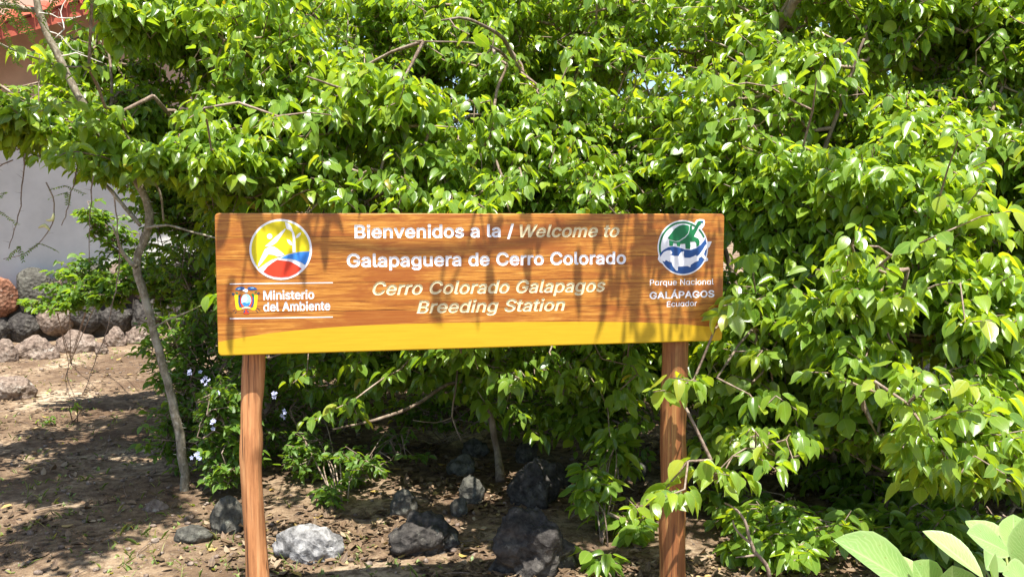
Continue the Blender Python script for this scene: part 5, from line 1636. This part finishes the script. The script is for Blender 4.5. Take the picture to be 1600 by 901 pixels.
k = keepout(PE, cave)
PE, DE = PE[k], DE[k]
k = keepout(PE2, cave)
PE2, DE2 = PE2[k], DE2[k]
HE, HDE = tips([(1128, 478, 3.38, -.8, -.1), (1135, 500, 3.40, -.3, -.2), (1052, 590, 3.30, -.8, .2), (1020, 612, 3.35, -.8, 0), (1068, 600, 3.3, -.3, 0), (1075, 720, 3.3, -.8, .1), (1010, 780, 3.15, -.9, 0),
                (1040, 775, 3.15, -.5, 0), (1065, 770, 3.2, .2, .1), (1140, 742, 3.3, .2, .1), (1120, 755, 3.3, -.2, 0), (1165, 750, 3.4, .3, 0), (1100, 735, 3.4, 0, .1),
                (1215, 735, 3.4, .2, -.1), (1190, 640, 3.7, .1, -.2), (1245, 640, 3.6, .3, -.2), (1200, 700, 3.5, .1, -.2), (1240, 720, 3.5, 0, -.3), (1270, 700, 3.6, .3, -.3), (1160, 690, 3.7, -.3, -.2),
                (1330, 380, 3.4, -.3, .3), (1320, 400, 3.4, -.4, 0), (1345, 350, 3.4, 0, .5), (1410, 570, 3.2, -.4, .3), (1440, 580, 3.2, .1, .4), (1420, 640, 3.25, -.2, 0),
                (1460, 690, 3.2, 0, -.2), (1410, 700, 3.3, -.4, -.2), (1440, 740, 3.3, .1, -.4), (1530, 600, 3.2, .3, .2), (1480, 600, 3.2, .2, .2), (1510, 660, 3.2, .1, 0), (1560, 650, 3.2, .3, 0),
                (1500, 740, 3.2, .1, -.3), (1570, 740, 3.1, .3, -.2), (1460, 370, 3.5, .2, .2), (1230, 130, 4.0, .2, 0), (1290, 95, 4.0, 0, .2), (1110, 120, 4.0, -.5, .2),
                (1540, 200, 3.6, .3, .2), (1580, 330, 3.4, .3, .1), (1500, 440, 3.5, .2, .1), (1400, 470, 3.6, -.2, .1), (1550, 500, 3.3, .2, .1), (1210, 240, 4.3, -.2, .1), (1170, 400, 4.1, -.4, .1), (1180, 560, 3.9, -.3, -.1)])
plant('broadleaf_bush', 'big bright bush with light green leaves filling the right side', 'bush', rootE, limbsE, np.vstack([PE, HE]), np.vstack([DE, HDE]), 11, 0.080, 8, lo_from=5.2, yellow=0.02, brighten=0.06, inner=(PE2, DE2, 0.058))

# --- small sprigs and low shrubs
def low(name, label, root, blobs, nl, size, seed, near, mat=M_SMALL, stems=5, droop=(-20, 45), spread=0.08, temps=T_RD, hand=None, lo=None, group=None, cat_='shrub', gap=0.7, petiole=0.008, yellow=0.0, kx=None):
    rg = np.random.default_rng(seed)
    if blobs:
        P, D = in_blobs(rg, blobs, gap, 2.5, 0.04)
        if kx is not None:
            x, y, d = proj(P)
            q = kx(x, y, P)
            P, D = P[q], D[q]
    else:
        P, D = none3()
    if hand:
        HP, HD_ = tips(hand)
        P, D = np.vstack([P, HP]), np.vstack([D, HD_])
    root = np.asarray(root, float)
    limbs = []
    order = rg.permutation(len(P))[:stems]
    for i in order:
        p = P[i]
        midp = root + (p - root) * 0.5 + np.array([rg.normal(0, 0.04), rg.normal(0, 0.04), 0.12 * np.linalg.norm(p - root)])
        limbs.append([(*(root + np.append(rg.normal(0, 0.02, 2), -0.02)), 0.0042), (*midp, 0.0034), (*(p - D[i] * 0.1), 0.002)])
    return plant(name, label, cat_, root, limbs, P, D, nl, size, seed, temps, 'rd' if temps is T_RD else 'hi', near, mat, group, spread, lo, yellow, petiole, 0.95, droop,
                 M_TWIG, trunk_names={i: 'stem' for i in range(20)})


plum = low('flowering_shrub', 'low shrub with pale blue flowers between thorny tree and left post', gnd(345, 755), [blob(325, 640, 5.2, 95, 120, 0.4, 620), blob(300, 545, 5.5, 80, 70, 0.4, 220), blob(400, 640, 5.6, 80, 110, 0.4, 180),
            blob(265, 690, 5.2, 45, 60, 0.25, 90), blob(345, 725, 4.85, 70, 45, 0.25, 140), blob(300, 430, 6.0, 60, 70, 0.3, 110), blob(330, 650, 4.8, 60, 60, 0.2, 140)], 8, 0.048, 41, 280, stems=12,
            kx=lambda x, y, P: ~((x > 380) & (y > 740)) & (x > 205) & ~((x > 225) & (x < 312) & (P[:, 1] < 5.2) & (y > 480)))
# flower heads: five petalled florets in a cluster, one child each
rgF = np.random.default_rng(77)
for (a, b) in ((305, 582), (322, 595), (336, 614), (333, 662), (306, 712), (428, 615), (440, 645)):
    Y = 4.60 + rgF.random() * 0.12
    c = at(a, b, Y)
    m = MB()
    for _ in range(rgF.integers(3, 6)):
        q = c + rgF.normal(0, 0.013, 3)
        nrm = norm(np.array([0, -0.8, 0.6]) + rgF.normal(0, 0.4, 3))
        e1 = norm(np.cross(nrm, [0.2, 0.1, 1]))
        e2 = np.cross(nrm, e1)
        for j in range(5):
            an = j * 2 * math.pi / 5
            dv = e1 * math.cos(an) + e2 * math.sin(an)
            sv = -e1 * math.sin(an) + e2 * math.cos(an)
            L = 0.013
            m.add([q, q + dv * L * .6 + sv * L * .35, q + dv * L + nrm * 0.002, q + dv * L * .6 - sv * L * .35], [(0, 1, 2, 3)])
        m.add(*tube([q, q - nrm * 0.02], [0.0012, 0.0008], 4))
    o = m.build('flower_head', M_PETAL, plum, origin=plum.location)

low('wall_shrub', 'small-leaved shrub in front of the stone wall left of the thorny tree', gnd(95, 560) + np.array([0.25, -0.3, 0]),
    [blob(140, 430, 7.2, 70, 40, 0.3, 60), blob(95, 475, 7.0, 60, 22, 0.25, 45), blob(150, 350, 7.0, 40, 40, 0.3, 40), blob(190, 400, 7.2, 30, 60, 0.3, 40), blob(185, 450, 7.0, 60, 40, 0.3, 70), blob(120, 455, 7.0, 60, 26, 0.25, 50), blob(245, 440, 7.0, 50, 60, 0.3, 80)], 8, 0.062, 43, 150, stems=6, gap=0.8)
low('slender_shrub', 'thin small-leaved shrub against the wall between the thorny tree and sign', gnd(330, 560) + np.array([0, -0.6, 0]),
    [blob(290, 350, 7.0, 85, 90, 0.5, 380), blob(250, 300, 6.8, 60, 60, 0.3, 130), blob(320, 470, 7.2, 50, 60, 0.4, 120), blob(255, 440, 7.2, 40, 50, 0.3, 60)], 7, 0.055, 45, 150, stems=9, gap=0.75, droop=(0, 60))
low('seedling', 'tiny green seedling with a bluish bloom on the bare soil at left', gnd(70, 660), [], 6, 0.05, 47, 30, hand=[(62, 655, 6.55, -.2, .5), (78, 650, 6.6, .3, .5), (82, 655, 6.6, .5, .3)], stems=2, cat_='plant')
low('seedling', 'leggy green seedling standing alone on the bare soil left of the thorny tree', gnd(115, 655), [], 7, 0.05, 48, 30, hand=[(112, 625, 6.6, -.2, .6), (120, 632, 6.6, .3, .3), (104, 636, 6.6, -.5, .2)], stems=3, cat_='plant')
low('leafy_sprig', 'bright leafy sprig low in the shade left of the right post', gnd(955, 905), [], 8, 0.085, 49, 60, M_LEAF,
    hand=[(915, 860, 3.75, -.7, .3), (955, 862, 3.75, .3, .5), (940, 880, 3.7, 0, .1), (965, 880, 3.75, .6, 0)], stems=3, petiole=0.02, droop=(0, 60), cat_='plant')
low('ground_shrub', 'dark low leafy plants beneath the right bush', gnd(1320, 850), [blob(1260, 830, 3.9, 130, 45, 0.35, 130), blob(1440, 830, 3.9, 110, 50, 0.3, 110), blob(1150, 800, 4.4, 80, 60, 0.3, 60), blob(1330, 740, 5.0, 110, 60, 0.4, 110), blob(1520, 790, 4.3, 130, 70, 0.35, 170), blob(1400, 790, 4.5, 110, 60, 0.35, 120), blob(1200, 860, 3.9, 80, 40, 0.2, 60), blob(1560, 850, 3.9, 90, 50, 0.3, 90)],
    7, 0.075, 50, 200, M_LEAF, stems=12, petiole=0.015, droop=(0, 60), kx=lambda x, y, P: (x > 1085))
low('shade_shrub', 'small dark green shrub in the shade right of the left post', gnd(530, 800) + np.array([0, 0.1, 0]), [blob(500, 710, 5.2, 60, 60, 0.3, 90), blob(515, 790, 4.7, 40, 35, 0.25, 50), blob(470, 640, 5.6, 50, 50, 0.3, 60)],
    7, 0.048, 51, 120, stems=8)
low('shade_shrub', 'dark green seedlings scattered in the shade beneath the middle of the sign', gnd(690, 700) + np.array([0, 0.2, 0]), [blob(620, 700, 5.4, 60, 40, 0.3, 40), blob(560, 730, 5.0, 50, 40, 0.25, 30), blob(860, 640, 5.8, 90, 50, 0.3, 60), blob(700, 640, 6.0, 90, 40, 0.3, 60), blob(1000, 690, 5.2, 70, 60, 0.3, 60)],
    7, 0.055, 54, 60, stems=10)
low('leafy_plant', 'upright dark-leaved plant beside the black mound under the sign', gnd(940, 850), [blob(925, 770, 4.3, 45, 50, 0.2, 22), blob(960, 700, 4.8, 50, 50, 0.25, 36), blob(990, 830, 4.2, 40, 50, 0.2, 20)],
    7, 0.085, 52, 120, M_LEAF, stems=6, petiole=0.02, droop=(0, 60), cat_='plant')

# dry forked twig standing at the lower right
m = MB()
b0 = gnd(1200, 905)
for pts in ([(1204, 905, 5), (1196, 880, 5), (1180, 860, 4.5), (1170, 838, 4), (1163, 812, 3.6), (1150, 795, 3), (1132, 785, 2)],
            [(1176, 850, 4), (1160, 838, 3), (1148, 822, 2.4), (1145, 812, 1.5)], [(1186, 866, 3.5), (1168, 868, 2.6), (1150, 870, 1.5)]):
    m.tube([(*at(a, b, 3.55), r * 0.7 / F * 3.4) for a, b, r in pts], 6, 0.03, 0.2, 0.2)
o = m.build('dry_twig', M_TWIG, None)
tag(o, 'bare pale forked twig sticking up right of the right post', 'twig')

# pale large-leaved plant close to the camera at the lower right corner
pp = at(1500, 1150, 1.75)
pale = empty('large_leaved_plant', (pp[0], pp[1], 0.0))
tag(pale, 'pale green plant with big sunlit leaves in the bottom right corner', 'plant')
BIG = [  # base px, tip px, width px, depth base, depth tip, roll
    ((1440, 930), (1327, 836), 88, 1.72, 1.62, 0.3), ((1420, 925), (1413, 863), 72, 1.80, 1.85, 0.2), ((1470, 960), (1432, 878), 84, 1.66, 1.62, -0.2),
    ((1490, 950), (1486, 880), 84, 1.62, 1.6, -0.3), ((1538, 905), (1449, 822), 62, 1.60, 1.66, 0.4), ((1572, 868), (1516, 803), 66, 1.72, 1.8, 0.1),
    ((1580, 865), (1515, 830), 60, 1.70, 1.66, 0.5), ((1586, 868), (1582, 803), 62, 1.72, 1.75, -0.2), ((1600, 900), (1606, 812), 64, 1.62, 1.6, -0.4),
    ((1620, 880), (1650, 800), 66, 1.66, 1.7, -0.4), ((1540, 890), (1560, 858), 60, 1.80, 1.95, 0.2), ((1560, 930), (1540, 884), 90, 1.6, 1.55, 0.1), ((1620, 930), (1580, 893), 80, 1.56, 1.5, 0.1)]
ROWS_BIG = [(0.04, 0.05), (0.14, 0.17), (0.28, 0.30), (0.42, 0.40), (0.56, 0.44), (0.70, 0.42), (0.82, 0.32), (0.92, 0.17), (0.97, 0.07)]
T_BIG = [leaf_template(ROWS_BIG, *v) for v in [(0.22, 0.12, 0.01), (0.32, 0.2, 0.02), (0.15, 0.05, -0.01), (0.28, -0.05, 0.015)]]
Ls = []
for k, (b, t, w, Y0, Y1, roll) in enumerate(BIG):
    p, q_ = at(*b, Y0), at(*t, Y1)
    Yv = q_ - p
    ln = np.linalg.norm(Yv)
    Yv = Yv / ln
    zz = norm(np.array([0.15, -0.75, 0.75]) + np.array([roll, 0, 0]))
    X = norm(np.cross(Yv, zz))
    Z = np.cross(X, Yv)
    Ls.append(dict(pos=p[None], X=X[None], Y=Yv[None], Z=Z[None], len=np.array([ln]), wid=np.array([w / F * Y0 * 1.1]), rnd=np.array([0.1 + 0.8 * ((k * 37) % 10) / 10]), var=np.array([k])))
L = cat(*Ls)
for i in range(len(BIG)):
    leaf_object(L, i, T_BIG, 'big', M_PALE, pale, np.array(pale.location))
m = MB()
for k, (b, t, w, Y0, Y1, roll) in enumerate(BIG):
    p = at(*b, Y0)
    if k in (3, 8, 9):
        m.tube([(pp[0], pp[1], 0, 0.007), (pp[0] + (p[0] - pp[0]) * 0.5, pp[1], 0.45, 0.006), (*(p - np.array([0, 0, 0.08])), 0.004), (*p, 0.003)], 7, 0.05)
    else:
        hub = at(1470, 990, 1.68) if b[0] < 1520 else at(1592, 960, 1.66)
        m.tube([(*hub, 0.004), (*((hub + p) / 2 + np.array([0, 0, -0.01])), 0.003), (*p, 0.0022)], 6, 0.03)
m.build('stem', plain('stem_green', (0.24, 0.28, 0.08), 0.5), pale, origin=pale.location)

# --- far hedge closing the view behind everything
rgH = np.random.default_rng(55)
for k, (x0, x1, lb, ym) in enumerate(((-2.6, 1.2, 'dense dark thicket in the distance behind the middle of the sign', 8.6), (0.8, 5.2, 'dense thicket in the distance behind the right bush', 8.2))):
    cx_ = (x0 + x1) / 2
    PH, DH = in_blobs(rgH, [((cx_, ym, 1.6), ((x1 - x0) / 2 + 0.5, 0.9, 2.1), 1300), ((cx_ - 0.8, ym + 0.4, 0.7), ((x1 - x0) / 2, 0.7, 0.9), 300), ((cx_, ym, 3.6), ((x1 - x0) / 2 + 0.6, 0.9, 1.2), 600)], 0.9, 0.9)
    x, y, d = proj(PH)
    q = (x > 395)
    PH, DH = PH[q], DH[q]
    r0 = np.array([cx_, ym, 0.0])
    lim = [[(*r0, 0.07), (cx_ + 0.1, ym, 1.0, 0.06), (cx_ - 0.1, ym + 0.1, 2.2, 0.045), (cx_, ym, 3.6, 0.02)]]
    for j in range(7):
        a = rgH.uniform(-1, 1)
        lim.append([(cx_ + a * 0.3, ym, 0.05, 0.03), (cx_ + a * 1.2, ym - 0.2, 0.9, 0.025), (cx_ + a * 1.9, ym - 0.4, 2.0 + rgH.random(), 0.012)])
    plant('distant_thicket', lb, 'bush', r0, lim, PH, DH, 14, 0.125, 60 + k, T_LO, 'lo', 0, M_LEAF, 'thickets closing the view', lo_from=0, spread=0.2)

# ------------------------------------------------------------------ litter, pebbles, weeds
rgL = np.random.default_rng(91)


def scatter(n, fn):
    out = []
    while len(out) < n:
        x = rgL.uniform(-6.5, 4.2)
        y = 3.2 + 8.0 * rgL.random() ** 1.5
        if rgL.random() < fn(x, y):
            out.append((x, y, ground_h(x, y)))
    return np.array(out)


def litter_density(x, y):
    base = 1.0 if x > -1.6 else 0.22
    if y > 9 and x < -2:
        base *= 0.3
    d = mnoise.noise(Vector((x * 1.5, y * 1.5, 0))) + 0.5 * mnoise.noise(Vector((x * 4.5, y * 4.5, 5)))
    return base * min(1.0, max(0.08, 0.4 + 1.6 * d))


P = scatter(24000, litter_density)
n = len(P)
a = rgL.random(n) * 6.283
tilt = rgL.normal(0, 0.2, (n, 2))
Y = norm(np.stack([np.cos(a), np.sin(a), tilt[:, 0]], 1))
Z = norm(np.stack([tilt[:, 1] * 0.8, tilt[:, 0] * 0.3, np.ones(n)], 1))
X = norm(np.cross(Y, Z))
Z = np.cross(X, Y)
sz = rgL.uniform(0.02, 0.07, n)
L = dict(pos=P + np.array([0, 0, 0.006]) + np.array([0, 0, 1]) * rgL.random(n)[:, None] * 0.012, X=X, Y=Y, Z=Z * np.where(rgL.random(n) < 0.5, -1, 1)[:, None], len=sz, wid=sz * 0.9, rnd=rgL.random(n) ** 1.1, var=rgL.integers(0, 6, n))
o = merge_leaves('leaf_litter', L, T_LO, M_LITTER, None, np.zeros(3))
tag(o, 'dry brown and yellow fallen leaves under the sign and bushes', 'fallen leaves', kind='stuff')

# pebbles
m = MB()
pm = rock_mesh('pebble_source', (1, 1, 0.7), 5, 1, 0.3, 0.6)
pv = np.array([v.co[:] for v in pm.vertices])
pf = [tuple(p.vertices) for p in pm.polygons]
P = scatter(5000, lambda x, y: 1.0 if x < -1.2 else 0.5)
for p in P:
    s = 0.004 + 0.018 * rgL.random() ** 3
    a = rgL.random() * 6.28
    R = np.array([[math.cos(a), -math.sin(a), 0], [math.sin(a), math.cos(a), 0], [0, 0, 1]])
    m.add(pv @ R.T * s * rgL.uniform(0.7, 1.3, 3) + p + np.array([0, 0, s * 0.3]), pf)
bpy.data.meshes.remove(pm)
o = m.build('pebbles', M_ROCK_BROWN, None, True)
tag(o, 'small pale stones scattered over the bare soil', 'pebbles', kind='stuff')

# broken sticks lying on the soil
m = MB()
for p in scatter(260, lambda x, y: 0.8):
    a = rgL.random() * 6.28
    L_ = rgL.uniform(0.05, 0.35)
    d = np.array([math.cos(a), math.sin(a), 0]) * L_
    q0, q1, q2 = p - d / 2, p + rgL.normal(0, 0.012, 3), p + d / 2
    zz = lambda v: ground_h(v[0], v[1]) + 0.006 + 0.012 * rgL.random()
    r = rgL.uniform(0.0012, 0.0035)
    m.tube([(q0[0], q0[1], zz(q0), r), (q1[0], q1[1], zz(q1), r), (q2[0], q2[1], zz(q2), r * 0.5)], 5, 0.1)
o = m.build('fallen_sticks', M_TWIG, None, True)
tag(o, 'thin dry sticks lying about on the soil', 'sticks', kind='stuff')

# grass and weeds
rows = []
spots = [(gnd(x_, y_), sp, cn) for (x_, y_, sp, cn) in (
    (30, 568, 0.5, 60), (120, 556, 0.5, 50), (200, 548, 0.4, 30), (30, 600, 0.6, 60), (90, 700, 0.5, 60), (140, 860, 0.30, 60), (220, 870, 0.25, 60), (40, 800, 0.35, 80), (60, 745, 0.3, 60),
    (300, 860, 0.25, 50), (460, 885, 0.2, 40), (560, 890, 0.2, 36), (400, 640, 0.3, 40), (520, 690, 0.4, 50), (640, 890, 0.2, 24), (250, 800, 0.3, 50), (180, 640, 0.7, 70), (20, 660, 0.4, 70), (340, 890, 0.2, 50),
    (120, 800, 0.3, 60), (500, 880, 0.2, 40), (715, 885, 0.15, 24))]
for c, sp, cn in spots:
    for _ in range(int(cn * 0.6)):
        x = c[0] + rgL.normal(0, sp)
        y = max(3.0, c[1] + rgL.normal(0, sp))
        for b in range(rgL.integers(2, 5)):
            rows.append((x + rgL.normal(0, 0.01), y + rgL.normal(0, 0.01), ground_h(x, y) - 0.004))
P = np.array(rows)
n = len(P)
a = rgL.random(n) * 6.283
Y = norm(np.stack([np.cos(a) * 0.7, np.sin(a) * 0.7, np.ones(n) * rgL.uniform(0.4, 1.3, n)], 1))
Z = norm(np.stack([-np.cos(a), -np.sin(a), np.full(n, 0.6)], 1))
X = norm(np.cross(Y, Z))
Z = np.cross(X, Y)
ln = rgL.uniform(0.012, 0.060, n)
broad = rgL.random(n) < 0.6
L = dict(pos=P, X=X, Y=Y, Z=Z, len=np.where(broad, ln * 0.6, ln * 1.2), wid=np.where(broad, ln * 0.55, ln * 0.10), rnd=rgL.random(n), var=rgL.integers(0, 6, n))
o = merge_leaves('grass', L, T_LO, M_GRASS, None, np.zeros(3))
tag(o, 'short sparse grass and small weeds on the soil', 'grass', kind='stuff')
